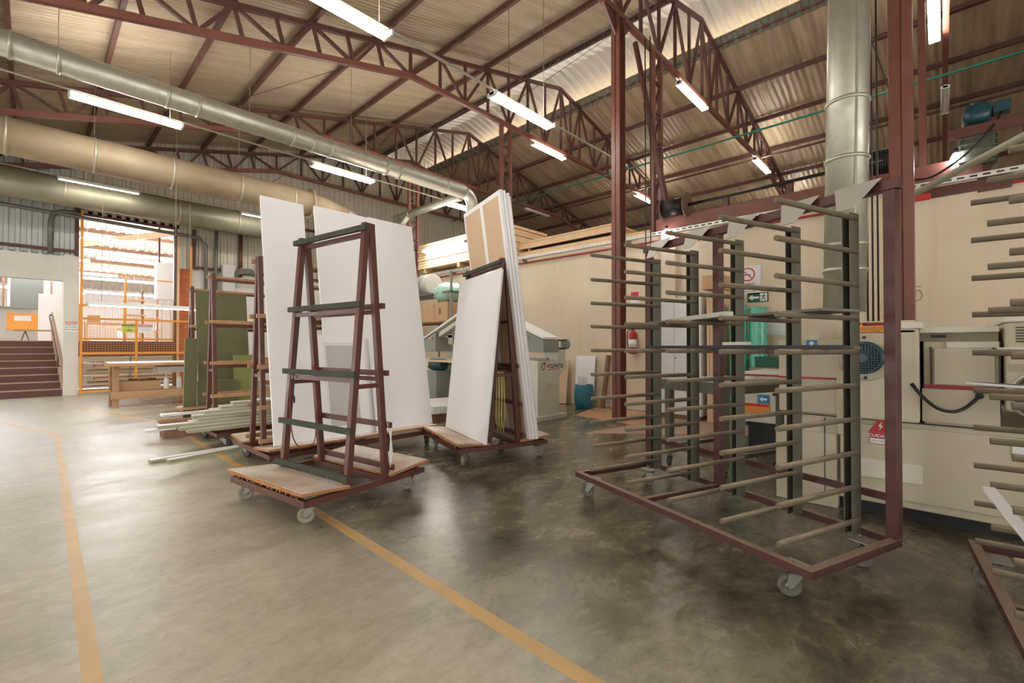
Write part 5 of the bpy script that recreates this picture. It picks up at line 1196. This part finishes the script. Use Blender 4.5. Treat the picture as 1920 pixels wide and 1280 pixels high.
t = obj('standing_sheet', MB().box(.2, 1.4, 24.9, 24.95, 1.48, 4.0), 'gusset'); tag(t, 'grey sheet standing behind the tall white sheet beyond the stairs', 'sheet')
t = thing('trestle_table', 'brown plank on thin trestles at the top of the stairs', 'table', (-.35, 19.9, 1.48)); obj('plank', MB().box(0, .95, 0, .4, .30, .34), 'wood', t)
for x in (.15, .8): obj('trestle', MB().bar((x, .05, 0), (x + .08, .2, .3), .02, .02).bar((x + .16, .05, 0), (x + .08, .2, .3), .02, .02), 'wood_dark', t)
for k, (x, y, w, m, lb) in enumerate(((1.2, 20.6, 1.5, 'wood_pale', 'pale wooden bench just beyond the far yellow fence'), (1.6, 25.5, 2.0, 'wood_pale', 'pale wooden bench deep inside the bright hall'), (4.0, 22.4, 1.4, 'mdf_back', 'brown cabinet bench at the right side of the bright hall'))):
    t = thing('hall_bench', lb, 'bench', (x, y, 1.48)); obj('top', MB().box(0, w, 0, .7, .58, .64), m, t)
    obj('front_panel', MB().box(.05, w * .55, .03, .06, .05, .5), 'panel_edge', t)
    for lx in (0, w - .08): obj('leg', MB().box(lx, lx + .08, .0, .08, 0, .58), m, t)
t = obj('carton', MB().box(1.3, 1.6, 20.7, 21.0, 2.12, 2.36), 'cardboard'); tag(t, 'small carton standing on the pale bench beyond the far fence', 'box')
t = thing('hanging_white_box', 'white sheet metal box hanging at the right of the lift opening', 'box', (3.05, 20.2, 3.0)); obj('shell', MB().box(0, .6, 0, .5, 0, 1.3), 'white_body', t, bevel=.01); obj('orange_band', MB().box(-.002, .602, -.003, 0, .62, .66), 'orange', t); obj('hanging_rod', MB().bar((.1, .25, 1.3), (.1, .25, 2.9), .05, .05), 'maroon', t)
for k, (x, y) in enumerate(((2.3, 21.5), (3.0, 23.2), (4.6, 26.0))):
    t = thing('hall_rack', ('nearest', 'middle', 'farthest')[k] + ' brown steel rack with white boards inside the bright hall', 'rack', (x, y, 1.48), 0, 'racks in the bright hall')
    for dx in (0, .5): obj('post', MB().box(dx, dx + .06, 0, .06, 0, 1.9), 'wood_dark', t)
    for z in (.4, .95, 1.5): obj('arm', MB().box(-.05, .62, -.25, .3, z, z + .04), 'wood_pale', t)
    obj('white_board', MB().box(.06, .5, -.1, .25, .5, .9), 'panel_edge', t)
t = thing('step_ladder', 'aluminium step ladder in the hall right of the far fence', 'ladder', (3.25, 20.5, 1.48))
for dx in (0, .3): obj('rail', MB().bar((dx, 0, 0), (dx * .8 + .03, .3, 1.5), .03, .05), 'zinc_tray', t)
for k in range(5): obj('step', MB().box(.02, .30, .04 + .06 * k, .12 + .06 * k, .22 + .27 * k, .25 + .27 * k), 'zinc_tray', t)
t = thing('roof_girder', 'slanting steel roof beam in the bright hall seen through the lift opening', 'beam', (0, 0, 0)); obj('beam', MB().bar((-2.5, 30, 4.9), (4.0, 18.3, 5.3), .12, .18), 'wood_pale', t)
